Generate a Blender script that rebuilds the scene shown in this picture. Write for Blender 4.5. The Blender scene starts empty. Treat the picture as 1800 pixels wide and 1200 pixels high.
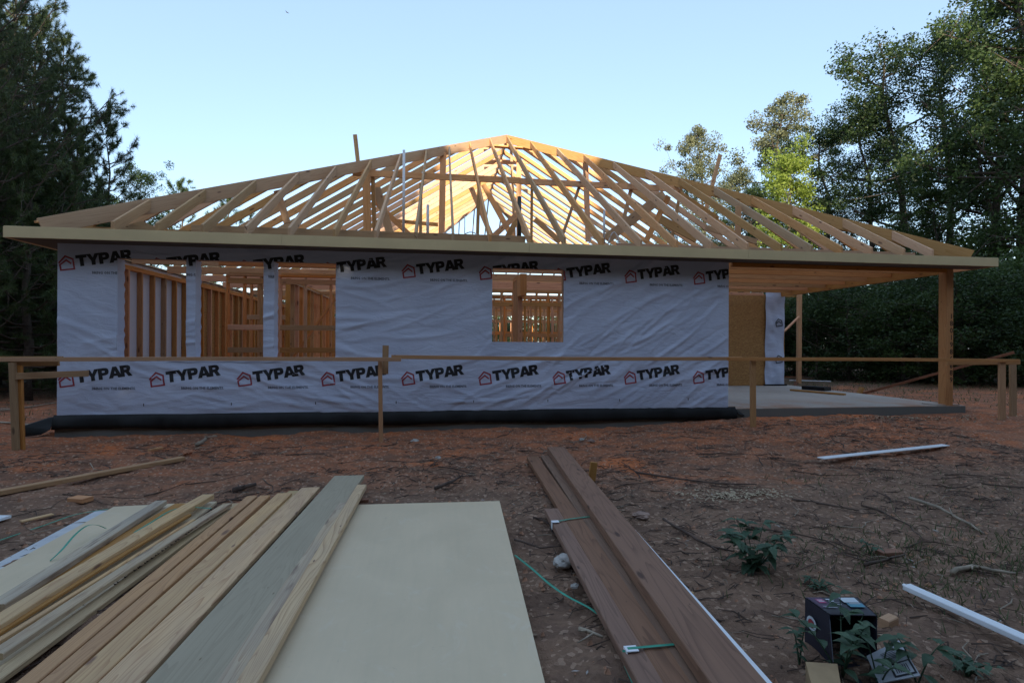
import bpy, bmesh, math, random
import numpy as np
from mathutils import Vector, Matrix
from mathutils.geometry import tessellate_polygon
random.seed(7); RNG = np.random.default_rng(7)
C = bpy.context.scene.collection
# ------------------------------------------------------------------ camera
FPX, CX, CY, CZ, YAW, V0, ROLL = 900.0, 5.5247, -8.2666, 1.0708, -0.13624, 6.857, 0.004688
cam = bpy.data.objects.new('camera', bpy.data.cameras.new('camera')); C.objects.link(cam)
bpy.context.scene.camera = cam
cam.data.sensor_width = 36; cam.data.lens = 18.0; cam.data.clip_start = .05; cam.data.clip_end = 2000
fw = Vector((-math.sin(YAW), math.cos(YAW), 0)); rt = Vector((math.cos(YAW), math.sin(YAW), 0)); up = Vector((0, 0, 1))
ax = rt*math.cos(ROLL) + up*math.sin(ROLL); ay = up*math.cos(ROLL) - rt*math.sin(ROLL)
M = Matrix((ax, ay, -fw)).transposed().to_4x4(); M.translation = (CX, CY, CZ); cam.matrix_world = M
cam.data.shift_y = V0/1800
# ------------------------------------------------------------------ light
SUN_EL, SUN_ROT = math.radians(17), math.radians(188)
w = bpy.data.worlds.new('World'); bpy.context.scene.world = w; w.use_nodes = True
nt = w.node_tree; nt.nodes.clear()
sky = nt.nodes.new('ShaderNodeTexSky'); sky.sky_type = 'NISHITA'; sky.sun_disc = False
sky.sun_elevation = SUN_EL; sky.sun_rotation = SUN_ROT; sky.air_density = 1.0; sky.dust_density = 1.3; sky.ozone_density = 1.3
bg = nt.nodes.new('ShaderNodeBackground'); bg.inputs[1].default_value = .15
wo = nt.nodes.new('ShaderNodeOutputWorld'); mxs = nt.nodes.new('ShaderNodeMix'); mxs.data_type = 'RGBA'; mxs.inputs[0].default_value = .45; mxs.inputs[7].default_value = (1.62, 2.18, 2.85, 1)   # evens the clear sky a little
nt.links.new(sky.outputs[0], mxs.inputs[6]); nt.links.new(mxs.outputs[2], bg.inputs[0]); nt.links.new(bg.outputs[0], wo.inputs[0])
sun = bpy.data.objects.new('sun', bpy.data.lights.new('sun', 'SUN')); C.objects.link(sun)
sun.data.energy = 3.4; sun.data.angle = math.radians(.5); sun.data.color = (1, .86, .66)
sd = Vector((math.sin(SUN_ROT)*math.cos(SUN_EL), math.cos(SUN_ROT)*math.cos(SUN_EL), math.sin(SUN_EL)))
sun.rotation_euler = sd.to_track_quat('Z', 'Y').to_euler()
vs = bpy.context.scene.view_settings; vs.view_transform = 'Standard'; vs.look = 'None'; vs.exposure = 1.36; vs.gamma = 1
# ------------------------------------------------------------------ helpers
def ray(u, v):   # direction through a point measured in the 1800 x 1200 photograph
    a, b = u-900, v-600; c, s = math.cos(ROLL), math.sin(ROLL)
    uu = a*c+b*s; vv = -a*s+b*c-V0; r, z = uu/FPX, -vv/FPX
    return Vector((r*math.cos(YAW)-math.sin(YAW), r*math.sin(YAW)+math.cos(YAW), z))
O = Vector((CX, CY, CZ))
def PY(u, v, Y): d = ray(u, v); return O + d*((Y-CY)/d.y)
def PZ(u, v, z): d = ray(u, v); return O + d*((z-CZ)/d.z)
def PXc(u, v, X): d = ray(u, v); return O + d*((X-CX)/d.x)
def sm(x, a, b): t = np.clip((x-a)/(b-a), 0, 1); return t*t*(3-2*t)
def gz(x, y): return -.36 + sm(y, -3., -.3)*(.06+.14*sm(x, 8, 12))

def tag(o, label=None, cat=None, group=None, kind=None):
    if label: o['label'] = label
    if cat: o['category'] = cat
    if group: o['group'] = group
    if kind: o['kind'] = kind
    return o
def empty(name, loc=(0, 0, 0), rz=0):
    o = bpy.data.objects.new(name, None); C.objects.link(o); o.location = loc; o.rotation_euler = (0, 0, rz); o.empty_display_size = .1
    return o
class MB:
    def __init__(s): s.v = []; s.f = []; s.uv = []; s.t = []; s.m = []
    def add(s, vs, fs, uvs=None, tint=.5, mi=0):
        b = len(s.v); s.v += [tuple(p) for p in vs]
        for i, f in enumerate(fs):
            s.f.append([b+k for k in f]); s.t.append(tint); s.m.append(mi)
            s.uv += (uvs[i] if uvs else [(0, 0)]*len(f))
    def build(s, name, mats, parent=None, smooth=False, origin=None):
        me = bpy.data.meshes.new(name)
        vv = s.v
        if origin is not None: vv = [(p[0]-origin[0], p[1]-origin[1], p[2]-origin[2]) for p in vv]
        me.from_pydata(vv, [], s.f)
        u = me.uv_layers.new(name='UVMap'); u.data.foreach_set('uv', np.array(s.uv, 'f').ravel())
        a = me.attributes.new('tint', 'FLOAT', 'FACE'); a.data.foreach_set('value', np.array(s.t, 'f'))
        for m in (mats if isinstance(mats, (list, tuple)) else [mats]): me.materials.append(m)
        me.polygons.foreach_set('material_index', np.array(s.m, 'i'))
        if smooth: me.polygons.foreach_set('use_smooth', np.ones(len(s.f), bool))
        o = bpy.data.objects.new(name, me); C.objects.link(o)
        if origin is not None: o.location = origin
        if parent is not None: o.parent = parent
        return o
def board(mb, a, b, wd, th, upv=(0, 0, 1), ch=.003, n=1, bow=0., tint=None, mi=0, twist=0.):
    """sawn board from a to b: wd along the side axis, th along upv"""
    a = Vector(a); b = Vector(b); d = b-a; L = d.length; d.normalize()
    sd_ = d.cross(Vector(upv)); sd_.normalize(); u_ = sd_.cross(d)
    if tint is None: tint = random.random()
    c = min(ch, wd*.2, th*.2); x, y = wd/2, th/2
    pr = [(-x+c, -y), (x-c, -y), (x, -y+c), (x, y-c), (x-c, y), (-x+c, y), (-x, y-c), (-x, -y+c)]
    per = [0]
    for i in range(8):
        p, q = pr[i], pr[(i+1) % 8]; per.append(per[-1]+math.hypot(q[0]-p[0], q[1]-p[1]))
    u0, v0 = random.uniform(0, 50), random.uniform(0, 50)
    vs, fs, uv = [], [], []
    for k in range(n+1):
        t = k/n; off = u_*(bow*math.sin(math.pi*t)) ; an = twist*t
        ca, sa = math.cos(an), math.sin(an)
        for (px, py) in pr:
            vs.append(a + d*(L*t) + sd_*(px*ca-py*sa) + u_*(px*sa+py*ca) + off)
    for k in range(n):
        for i in range(8):
            j = (i+1) % 8
            fs.append((k*8+i, k*8+j, k*8+8+j, k*8+8+i))
            ua, ub = u0+L*k/n, u0+L*(k+1)/n
            uv.append([(ua, v0+per[i]), (ua, v0+per[i+1]), (ub, v0+per[i+1]), (ub, v0+per[i])])
    fs.append(tuple(range(7, -1, -1))); uv.append([(u0+pr[i][0]*.3, v0+pr[i][1]) for i in range(7, -1, -1)])
    fs.append(tuple(n*8+i for i in range(8))); uv.append([(u0+pr[i][0]*.3, v0+pr[i][1]) for i in range(8)])
    mb.add(vs, fs, uv, tint, mi)
def bx(mb, lo, hi, tint=None, mi=0, ch=.003):
    """axis aligned board whose grain follows the longest side"""
    lo = Vector(lo); hi = Vector(hi); c = (lo+hi)/2; s = hi-lo; k = max(range(3), key=lambda i: s[i])
    a = c.copy(); b = c.copy(); a[k] = lo[k]; b[k] = hi[k]
    upv = (0, 0, 1) if k != 2 else (0, 1, 0)
    if k == 0: wd, th = s.y, s.z
    elif k == 1: wd, th = s.x, s.z
    else: wd, th = s.x, s.y
    board(mb, a, b, wd, th, upv, ch, 1, 0, tint, mi)
def prism(mb, poly, ax_, lo, hi, tint=None, mi=0):
    """extrude a polygon (p,z) along ax_ ('x': poly is (y,z); 'y': poly is (x,z))"""
    if tint is None: tint = random.random()
    n = len(poly); u0, v0 = random.uniform(0, 50), random.uniform(0, 50)
    P = (lambda q, e: (e, q[0], q[1])) if ax_ == 'x' else (lambda q, e: (q[0], e, q[1]))
    vs = [P(q, lo) for q in poly] + [P(q, hi) for q in poly]
    fs = [tuple(range(n)), tuple(range(2*n-1, n-1, -1))]
    dx, dz = poly[-1][0]-poly[-2][0], poly[-1][1]-poly[-2][1]
    l = max(poly, key=lambda q: abs(q[0]-poly[0][0])); ex, ez = l[0]-poly[0][0], l[1]-poly[0][1]; L = math.hypot(ex, ez); ex /= L; ez /= L
    f = lambda q: (u0+q[0]*ex+q[1]*ez, v0-q[0]*ez+q[1]*ex)
    uv = [[f(q) for q in poly], [f(q) for q in reversed(poly)]]
    for i in range(n):
        j = (i+1) % n; fs.append((i, i+n, j+n, j))
        a, b = f(poly[i]), f(poly[j]); uv.append([a, (a[0], a[1]+.04), (b[0], b[1]+.04), b])
    mb.add(vs, fs, uv, tint, mi)
def tube(mb, pts, rad, sides=6, tint=.5, mi=0, cap=True):
    pts = [Vector(p) for p in pts]; n = len(pts)
    if not isinstance(rad, (list, tuple)): rad = [rad]*n
    vs, fs, uv = [], [], []; L = 0
    for i, p in enumerate(pts):
        d = (pts[min(i+1, n-1)]-pts[max(i-1, 0)]); d.normalize()
        e = d.cross(Vector((0, 0, 1)) if abs(d.z) < .9 else Vector((1, 0, 0))); e.normalize(); g = d.cross(e)
        for k in range(sides):
            an = 2*math.pi*k/sides; vs.append(p+(e*math.cos(an)+g*math.sin(an))*rad[i])
    for i in range(n-1):
        l = (pts[i+1]-pts[i]).length
        for k in range(sides):
            j = (k+1) % sides; fs.append((i*sides+k, i*sides+j, (i+1)*sides+j, (i+1)*sides+k))
            uv.append([(L, k/sides), (L, (k+1)/sides), (L+l, (k+1)/sides), (L+l, k/sides)])
        L += l
    if cap:
        fs += [tuple(range(sides-1, -1, -1)), tuple((n-1)*sides+k for k in range(sides))]; uv += [[(0, 0)]*sides]*2
    mb.add(vs, fs, uv, tint, mi)
def vnoise(x, y, seed=0):
    """smooth 2-D value noise, 0..1"""
    x = np.asarray(x, float); y = np.asarray(y, float); xi = np.floor(x).astype(np.int64); yi = np.floor(y).astype(np.int64); fx = x-xi; fy = y-yi
    def h(a, b):
        q = (a*374761393 + b*668265263 + seed*144665) & 0xffffffff; q = ((q ^ (q >> 13))*1274126177) & 0xffffffff
        return ((q ^ (q >> 16)) & 0xffff)/65535.
    fx = fx*fx*(3-2*fx); fy = fy*fy*(3-2*fy)
    return (h(xi, yi)*(1-fx)+h(xi+1, yi)*fx)*(1-fy) + (h(xi, yi+1)*(1-fx)+h(xi+1, yi+1)*fx)*fy
# ------------------------------------------------------------------ materials
class NT:
    def __init__(s, name):
        s.m = bpy.data.materials.new(name); s.m.use_nodes = True; s.t = s.m.node_tree; s.b = s.t.nodes['Principled BSDF']
    def n(s, ty, **kw):
        q = s.t.nodes.new(ty)
        for k, v in kw.items():
            if k.startswith('i_'):
                key = k[2:]; key = int(key) if key.isdigit() else key.replace('_', ' ')
                s.set(q.inputs[key], v)
            else: setattr(q, k, v)
        return q
    def set(s, inp, v):
        if isinstance(v, bpy.types.NodeSocket): s.t.links.new(v, inp)
        else:
            if isinstance(v, tuple) and len(v) == 3 and inp.type == 'RGBA': v = v+(1,)
            inp.default_value = v
    def math(s, op, a, b=0., c=None, clamp=False):
        q = s.n('ShaderNodeMath', operation=op, use_clamp=clamp); s.set(q.inputs[0], a); s.set(q.inputs[1], b)
        if c is not None: s.set(q.inputs[2], c)
        return q.outputs[0]
    def mapr(s, x, a, b, c=0., d=1.):
        q = s.n('ShaderNodeMapRange', i_0=x, i_1=a, i_2=b, i_3=c, i_4=d); return q.outputs[0]
    def mix(s, f, a, b, mode='MIX'):
        q = s.n('ShaderNodeMix', data_type='RGBA', blend_type=mode); s.set(q.inputs[0], f); s.set(q.inputs[6], a); s.set(q.inputs[7], b); return q.outputs[2]
    def scale(s, v, sc, loc=(0, 0, 0), rot=(0, 0, 0)):
        q = s.n('ShaderNodeMapping'); s.set(q.inputs[0], v); q.inputs[3].default_value = sc; q.inputs[1].default_value = loc; q.inputs[2].default_value = rot; return q.outputs[0]
    def noise(s, v, sc=1., det=3., rough=.55, dist=0.):
        q = s.n('ShaderNodeTexNoise', i_Scale=sc, i_Detail=det, i_Roughness=rough, i_Distortion=dist); s.set(q.inputs['Vector'], v); return q.outputs[0]
    def out(s, col=None, rough=None, bump=None, bs=.3, bd=.01, spec=None):
        if col is not None: s.set(s.b.inputs['Base Color'], col)
        if rough is not None: s.set(s.b.inputs['Roughness'], rough)
        if spec is not None: s.b.inputs['Specular IOR Level'].default_value = spec
        if bump is not None:
            q = s.n('ShaderNodeBump', i_Strength=bs, i_Distance=bd); s.set(q.inputs['Height'], bump); s.t.links.new(q.outputs[0], s.b.inputs['Normal'])
        return s.m
def wood(name, light, dark, knot, var=.25, ring=1., grey=0., knots=.055, rough=.75, streak=None, rk=.5):
    N = NT(name); uv = N.n('ShaderNodeUVMap', uv_map='UVMap').outputs[0]
    ti = N.n('ShaderNodeAttribute', attribute_name='tint').outputs['Fac']
    fine = N.noise(N.scale(uv, (3, 160, 1)), 1, 3, .6)
    big = N.noise(N.scale(uv, (.55, 7.5, 1)), 1, 2, .5, .4)
    rg = N.math('FRACT', N.math('MULTIPLY', big, 11.*ring)); rg = N.mapr(rg, .35, 1., 0, 1)
    rg = N.math('MULTIPLY', rg, rg)
    blot = N.noise(N.scale(uv, (1.1, 3, 1)), 1, 4, .6)
    f = N.math('ADD', N.math('MULTIPLY', rg, rk), N.math('MULTIPLY', N.mapr(fine, .3, .75), .45), clamp=True)
    col = N.mix(f, light, dark)
    vo = N.n('ShaderNodeTexVoronoi', voronoi_dimensions='2D', i_Scale=1., i_Randomness=1.); N.set(vo.inputs['Vector'], N.scale(uv, (1.7, 5.2, 1)))
    ks = N.n('ShaderNodeSeparateColor', i_0=vo.outputs['Color']); kz = N.math('MULTIPLY', N.mapr(ks.outputs[0], .45, 1, 0, 1.), knots*2.2)
    kn = N.math('SUBTRACT', 1., N.math('DIVIDE', vo.outputs['Distance'], N.math('ADD', kz, .002)), clamp=True); kn = N.mapr(kn, 0., .5, 0, 1)
    col = N.mix(N.math('MULTIPLY', kn, .85, clamp=True), col, knot)
    if grey: col = N.mix(N.math('MULTIPLY', N.mapr(blot, .38, .62), grey), col, (.27, .25, .22))
    if streak: col = N.mix(N.math('MULTIPLY', N.mapr(N.noise(N.scale(uv, (2.2, 22, 1), (9, 3, 0)), 1, 3, .6), .56, .66), .8), col, streak)
    col = N.mix(N.math('MULTIPLY', N.mapr(blot, .45, .75), .35), col, dark)
    v = N.math('ADD', N.math('MULTIPLY', ti, 2*var), 1-var)
    hs = N.n('ShaderNodeHueSaturation', i_Color=col, i_Value=v); N.set(hs.inputs['Hue'], N.math('ADD', N.math('MULTIPLY', ti, -.018), .503))
    N.set(hs.inputs['Saturation'], N.math('ADD', N.math('MULTIPLY', N.math('FRACT', N.math('MULTIPLY', ti, 7.3)), .35), .85))
    return N.out(hs.outputs[0], rough, N.math('ADD', fine, N.math('MULTIPLY', rg, .5)), .35, .002)
W_NEW = wood('pine_lumber', (.64, .41, .21), (.46, .25, .105), (.12, .05, .025))
W_IN = wood('pine_stud', (.58, .30, .125), (.38, .165, .06), (.12, .045, .015))
W_PALE = wood('pale_pine', (.62, .44, .21), (.40, .23, .09), (.12, .05, .03), var=.12, grey=.25, ring=1.9, knots=.04, rk=.75)
W_ORG = wood('orange_pine', (.56, .31, .12), (.36, .17, .055), (.12, .05, .025), var=.14, grey=.15, ring=1.7, rk=.7)
W_GREY = wood('weathered_pine', (.50, .41, .27), (.34, .24, .14), (.08, .05, .035), var=.12, grey=.5, streak=(.17, .12, .085), rk=.7)
W_TREAT = wood('treated_pine', (.385, .325, .22), (.28, .235, .155), (.16, .12, .06), var=.1, ring=1.6, knots=.015, rk=.5)
W_BRN = wood('wet_brown_lumber', (.245, .135, .078), (.145, .075, .042), (.045, .02, .012), var=.18, knots=.05, rk=.85)
W_STAKE = wood('stake_pine', (.46, .27, .12), (.32, .165, .065), (.1, .05, .02))
def simple(name, col, rough=.6, nz=.15, sc=6., bs=0., metal=0., spec=None, bd=.01):
    N = NT(name); co = N.n('ShaderNodeTexCoord').outputs['Object']; n_ = N.noise(co, sc, 5, .6)
    c = N.mix(N.mapr(n_, .3, .7), tuple(x*(1-nz) for x in col), tuple(min(1, x*(1+nz)) for x in col)); N.b.inputs['Metallic'].default_value = metal
    return N.out(c, rough, n_ if bs else None, bs, bd, spec)
FASCIA = simple('primed_fascia', (.68, .54, .30), .6, .07, 2., .05)
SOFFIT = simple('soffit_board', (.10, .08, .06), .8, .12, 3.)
BLACK = simple('black_flashing', (.009, .009, .010), .55, .3, 5., .4, spec=.25)
PVC = simple('white_pvc', (.75, .76, .78), .35, .04)
WHITE = simple('white_trim', (.78, .8, .84), .4, .05, 9.)
DPIPE = simple('dark_pipe', (.04, .045, .04), .5)
STRAP = simple('green_strap', (.03, .30, .20), .35, .2, 20.)
ROCK = simple('rock', (.36, .33, .30), .9, .35, 14., .6)
INKF = simple('faint_ink', (.13, .14, .18), .65, .2, 30.)
INK = simple('black_ink', (.010, .010, .014), .65, .2, 30.)
RED = simple('red_ink', (.30, .035, .05), .65, .2, 30.)
MARK = simple('marker_ink', (.02, .014, .01), .8)
BARK = simple('bark', (.075, .058, .045), .95, .45, 12., .9, bd=.03)
TWIG = simple('twig', (.085, .055, .042), .95, .5, 9.)
TWIGP = simple('pale_twig', (.30, .24, .18), .95, .4, 9.)
BIRD = simple('feather', (.03, .03, .035), .8)
# house wrap
N = NT('house_wrap'); co = N.n('ShaderNodeTexCoord').outputs['Object']
a1 = N.noise(N.scale(co, (1.2, 1.2, 1.2)), 1, 4, .6); crk = N.noise(N.scale(co, (2.2, 2.2, 7), rot=(0, .45, 0)), 1, 5, .6, 1.2)
crf = N.noise(N.scale(co, (9, 9, 30), rot=(0, -.3, 0)), 1, 3, .6, .6)
col = N.mix(N.mapr(a1, .3, .7), (.47, .525, .68), (.55, .61, .77))
vo = N.n('ShaderNodeTexVoronoi', i_Scale=3.1, i_Randomness=.6); N.set(vo.inputs['Vector'], co)
col = N.mix(N.mapr(vo.outputs['Distance'], .028, .04, .8, 0), col, (.08, .12, .08))
WRAP = N.out(col, .55, N.math('ADD', crk, N.math('MULTIPLY', crf, .18)), .45, .035)
N = NT('wrap_backside'); N.out((.72, .68, .70), .6); N.b.inputs['Transmission Weight'].default_value = 0
tr = N.n('ShaderNodeBsdfTranslucent', i_Color=(.75, .72, .78, 1)); mx = N.n('ShaderNodeMixShader', i_Fac=.5)
N.t.links.new(N.b.outputs[0], mx.inputs[1]); N.t.links.new(tr.outputs[0], mx.inputs[2]); N.t.links.new(mx.outputs[0], N.t.nodes['Material Output'].inputs[0]); WRAPIN = N.m
# osb
N = NT('osb'); co = N.n('ShaderNodeTexCoord').outputs['Object']
vo = N.n('ShaderNodeTexVoronoi', i_Scale=1., i_Randomness=1.); N.set(vo.inputs['Vector'], N.scale(co, (22, 22, 60), rot=(0, .5, 0)))
v2 = N.n('ShaderNodeTexVoronoi', i_Scale=1., i_Randomness=1.); N.set(v2.inputs['Vector'], N.scale(co, (50, 50, 20), rot=(0, .3, 0)))
hs = N.n('ShaderNodeSeparateColor', i_0=vo.outputs['Color']); h2 = N.n('ShaderNodeSeparateColor', i_0=v2.outputs['Color'])
OSB = N.out(N.mix(h2.outputs[0], N.mix(hs.outputs[0], (.24, .11, .03), (.50, .27, .09)), N.mix(hs.outputs[1], (.33, .16, .05), (.44, .22, .07))), .7, hs.outputs[2], .3, .004)
# concrete
N = NT('concrete'); co = N.n('ShaderNodeTexCoord').outputs['Object']
a1 = N.noise(co, .8, 5, .65); a2 = N.noise(co, 9, 5, .6); sx = N.n('ShaderNodeSeparateXYZ', i_0=co)
col = N.mix(N.mapr(a1, .3, .7), (.33, .285, .25), (.46, .40, .35)); col = N.mix(N.math('MULTIPLY', N.mapr(a2, .5, .75), .5), col, (.22, .2, .18))
dirt = N.math('MULTIPLY', N.mapr(sx.outputs[1], .0, 1.6, .9, 0.), N.mapr(N.noise(co, 1.6, 4, .6), .42, .6))
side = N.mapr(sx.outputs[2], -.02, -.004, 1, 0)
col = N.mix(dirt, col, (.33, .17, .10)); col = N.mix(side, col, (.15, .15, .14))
CONC = N.out(col, .9, a2, .3, .01)
# ground
N = NT('red_clay'); co = N.n('ShaderNodeTexCoord').outputs['Object']; sx = N.n('ShaderNodeSeparateXYZ', i_0=co)
a = N.noise(co, .55, 5, .6, .6); b = N.noise(N.scale(co, (1, 1.8, 1)), 2.3, 6, .65, .5); c_ = N.noise(co, 14, 5, .7); d_ = N.noise(co, 70, 3, .7)
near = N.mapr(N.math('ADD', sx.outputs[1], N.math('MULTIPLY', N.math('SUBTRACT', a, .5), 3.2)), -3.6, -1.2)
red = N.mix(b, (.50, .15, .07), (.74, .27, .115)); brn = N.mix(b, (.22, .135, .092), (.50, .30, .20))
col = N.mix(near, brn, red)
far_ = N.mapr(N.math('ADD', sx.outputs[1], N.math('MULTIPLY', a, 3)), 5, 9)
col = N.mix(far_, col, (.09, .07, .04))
col = N.mix(N.mapr(N.math('ADD', b, N.math('MULTIPLY', c_, .4)), .62, .78, 0, .75), col, (.18, .11, .08))
col = N.mix(N.mapr(c_, .32, .7, .35, 0), col, (.06, .04, .03)); col = N.mix(N.mapr(d_, .60, .75, 0, .5), col, (.42, .28, .20))
blo = N.mapr(N.noise(N.scale(co, (1, 1, 1), (31, 7, 0)), 1.1, 3, .5), .60, .70, 0, .75); blo = N.math('MULTIPLY', blo, N.mapr(sx.outputs[1], -4.2, -2.5))
col = N.mix(blo, col, (.68, .20, .07))
vg = N.n('ShaderNodeTexVoronoi', i_Scale=42., i_Randomness=1.); N.set(vg.inputs['Vector'], co); vgc = N.n('ShaderNodeSeparateColor', i_0=vg.outputs['Color'])
col = N.mix(N.math('MULTIPLY', N.mapr(vgc.outputs[0], .0, .5, .55, 0), N.mapr(N.noise(co, 3.1, 4, .6), .35, .6)), col, (.09, .05, .036)); col = N.mix(N.mapr(vgc.outputs[1], .86, .95, 0, .5), col, (.62, .42, .30))
hh = N.math('ADD', N.math('MULTIPLY', c_, .7), N.math('ADD', N.math('MULTIPLY', d_, .25), b)); GROUND = N.out(col, .95, hh, 1., .06, .15)
def leafmat(name, c1, c2, trans=.35, rough=.5):
    N = NT(name); ti = N.n('ShaderNodeAttribute', attribute_name='tint').outputs['Fac']
    col = N.mix(ti, c1, c2); N.out(col, rough, spec=.3)
    tr = N.n('ShaderNodeBsdfTranslucent', i_Color=N.mix(.5, col, tuple(min(1, x*1.6) for x in c2))); mx = N.n('ShaderNodeMixShader', i_Fac=trans)
    N.t.links.new(N.b.outputs[0], mx.inputs[1]); N.t.links.new(tr.outputs[0], mx.inputs[2]); N.t.links.new(mx.outputs[0], N.t.nodes['Material Output'].inputs[0]); return N.m
L_DARK = leafmat('leaf_dark', (.018, .034, .011), (.052, .088, .025), .25)
L_MID = leafmat('leaf_mid', (.030, .056, .016), (.085, .13, .035))
L_GREY = leafmat('leaf_olive', (.085, .10, .050), (.17, .18, .095), .25)
L_LIME = leafmat('leaf_lime', (.15, .21, .035), (.30, .37, .075), .45)
L_PINE = leafmat('needles', (.026, .050, .018), (.085, .12, .036), .15)
L_WEED = leafmat('weed_leaf', (.045, .085, .05), (.075, .13, .075), .25)
L_GRASS = leafmat('grass_blade', (.05, .075, .025), (.12, .14, .06), .2)
# ------------------------------------------------------------------ ground
def axis(a0, a1, b0, b1, st, k=1.18):
    m = list(np.arange(b0, b1+1e-6, st)); s = st; x = b0; lo = []
    while x > a0: s *= k; x -= s; lo.append(x)
    s = st; x = b1; hi = []
    while x < a1: s *= k; x += s; hi.append(x)
    return np.array(lo[::-1]+m+hi)
gx = axis(-400, 400, -3.5, 13.5, .04); gy = axis(-300, 600, -7.0, .1, .032)
X, Y = np.meshgrid(gx, gy)
Zg = gz(X, Y) + (vnoise(X*1.1, Y*1.3, 1)-.5)*.07 + (vnoise(X*3.7, Y*4.1, 2)-.5)*.035 + (vnoise(X*11, Y*12, 3)-.5)*.026 + (vnoise(X*24, Y*24, 4)-.5)*.018
ins = (X > -.3) & (X < 15.2) & (Y > .05) & (Y < 20.4); Zg[ins] = -.5
Zg[(X > -.5) & (X < 15.5) & (Y > -.25) & (Y <= .05)] += .01
def add_grid(name, X, Y, Z, mat, **kw):
    ny, nx = X.shape; me = bpy.data.meshes.new(name)
    co_ = np.stack([X, Y, Z], -1).reshape(-1, 3).astype('f')
    i = np.arange((ny-1)*(nx-1)); r = i//(nx-1); c = i % (nx-1); q = np.stack([r*nx+c, r*nx+c+1, (r+1)*nx+c+1, (r+1)*nx+c], -1).astype('i')
    me.vertices.add(len(co_)); me.vertices.foreach_set('co', co_.ravel()); me.loops.add(q.size); me.loops.foreach_set('vertex_index', q.ravel())
    me.polygons.add(len(q)); me.polygons.foreach_set('loop_start', np.arange(len(q), dtype='i')*4); me.polygons.foreach_set('use_smooth', np.ones(len(q), bool))
    me.update(calc_edges=True); me.materials.append(mat); o = bpy.data.objects.new(name, me); C.objects.link(o); return tag(o, **kw)
add_grid('ground', X, Y, Zg, GROUND, kind='structure')
def gh(x, y): return float(gz(x, y) + (vnoise(x*1.1, y*1.3, 1)-.5)*.07 + (vnoise(x*3.7, y*4.1, 2)-.5)*.035)
# ------------------------------------------------------------------ the house
house = empty('house_under_construction', (0, 0, 0))
tag(house, 'unfinished wooden house with bare rafters above grey printed house wrap on a concrete slab', 'house')
D = 20.0; XR = 14.88; SL = .6215; ZT = 2.78; EY = -.38; EX = -.02; HALF = 7.45; XM = 7.43; ZB = 2.675
mb = MB(); b = mb
def slab(mb, x0, x1, y0, y1, z0, z1):
    v = [(x, y, z) for z in (z0, z1) for (x, y) in ((x0, y0), (x1, y0), (x1, y1), (x0, y1))]
    mb.add(v, [(3, 2, 1, 0), (4, 5, 6, 7), (0, 1, 5, 4), (1, 2, 6, 5), (2, 3, 7, 6), (3, 0, 4, 7)])
slab(mb, -.02, 15.12, -.03, D, -.62, -.002); mb.build('foundation', CONC, house)
def ztop(t): return ZT + SL*t       # roof plane height at plan distance t from the eave
VD = .165                           # plumb depth of a rafter
def rafter(mb, which, pos, t1):
    t0b = (ZB-(ZT-VD))/SL
    pl = [(0, ZB), (t0b, ZB), (t1, ztop(t1)-VD), (t1, ztop(t1)), (0, ztop(0))]
    if which == 'front': prism(mb, [(EY+t, z) for t, z in pl], 'x', pos-.019, pos+.019)
    if which == 'back': prism(mb, [(D+.38-t, z) for t, z in pl], 'x', pos-.019, pos+.019)
    if which == 'left': prism(mb, [(EX+t, z) for t, z in pl], 'y', pos-.019, pos+.019)
    if which == 'right': prism(mb, [(XR-t, z) for t, z in pl], 'y', pos-.019, pos+.019)
jx = [.931, 1.505, 2.107, 2.70, 3.297, 3.93, 4.53, 5.12, 5.69, 6.26, 6.88, 7.44, 8.06, 8.70, 9.307, 9.918, 10.55, 11.15, 11.713, 12.277, 12.85, 13.48, 14.04]
for x in jx:
    m_ = MB(); rafter(m_, 'front', x, min(x-EX, XR-x)-.03); m_.build('rafter', W_NEW, house)
stuff = MB()
for x in jx: rafter(stuff, 'back', x, min(x-EX, XR-x)-.03)
tag(stuff.build('rafter', W_NEW, house), kind='stuff')
y = .22
while y < D-.2:
    t = min(y-EY, D+.38-y, HALF)-.03
    for sde in ('left', 'right'):
        m_ = MB(); rafter(m_, sde, y, t); m_.build('rafter', W_NEW, house)
    y += .61
def hip(a, b_, h=.26):   # hip boards, square section, plumb
    m_ = MB(); a = Vector(a); b_ = Vector(b_); d = (b_-a).normalized(); dn = Vector((0, 0, -1)); u_ = dn-d*d.dot(dn); u_.normalize()
    board(m_, a+u_*h/2+Vector((0, 0, .01)), b_+u_*h/2+Vector((0, 0, .01)), .04, h, u_, n=1); return m_
apex = (XM, EY+HALF, ztop(HALF)); apexb = (XM, D+.38-HALF, ztop(HALF))
for e, tg in (((EX, EY, ZT), apex), ((XR, EY, ZT), apex), ((EX, D+.38, ZT), apexb), ((XR, D+.38, ZT), apexb)):
    h_ = hip(e, tg, .23); h_.build('hip_rafter', W_NEW, house)
m_ = MB(); bx(m_, (XM-.019, apex[1], apex[2]-.23), (XM+.019, apexb[1], apex[2]+.005)); m_.build('ridge_board', W_NEW, house)
# doubled scab along the left hip tail
m_ = MB(); board(m_, PY(62, 390, -.42), PY(150, 378, -.42+1.0), .03, .03, (0, 0, 1)); m_.build('scab_board', W_NEW, house)
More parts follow.
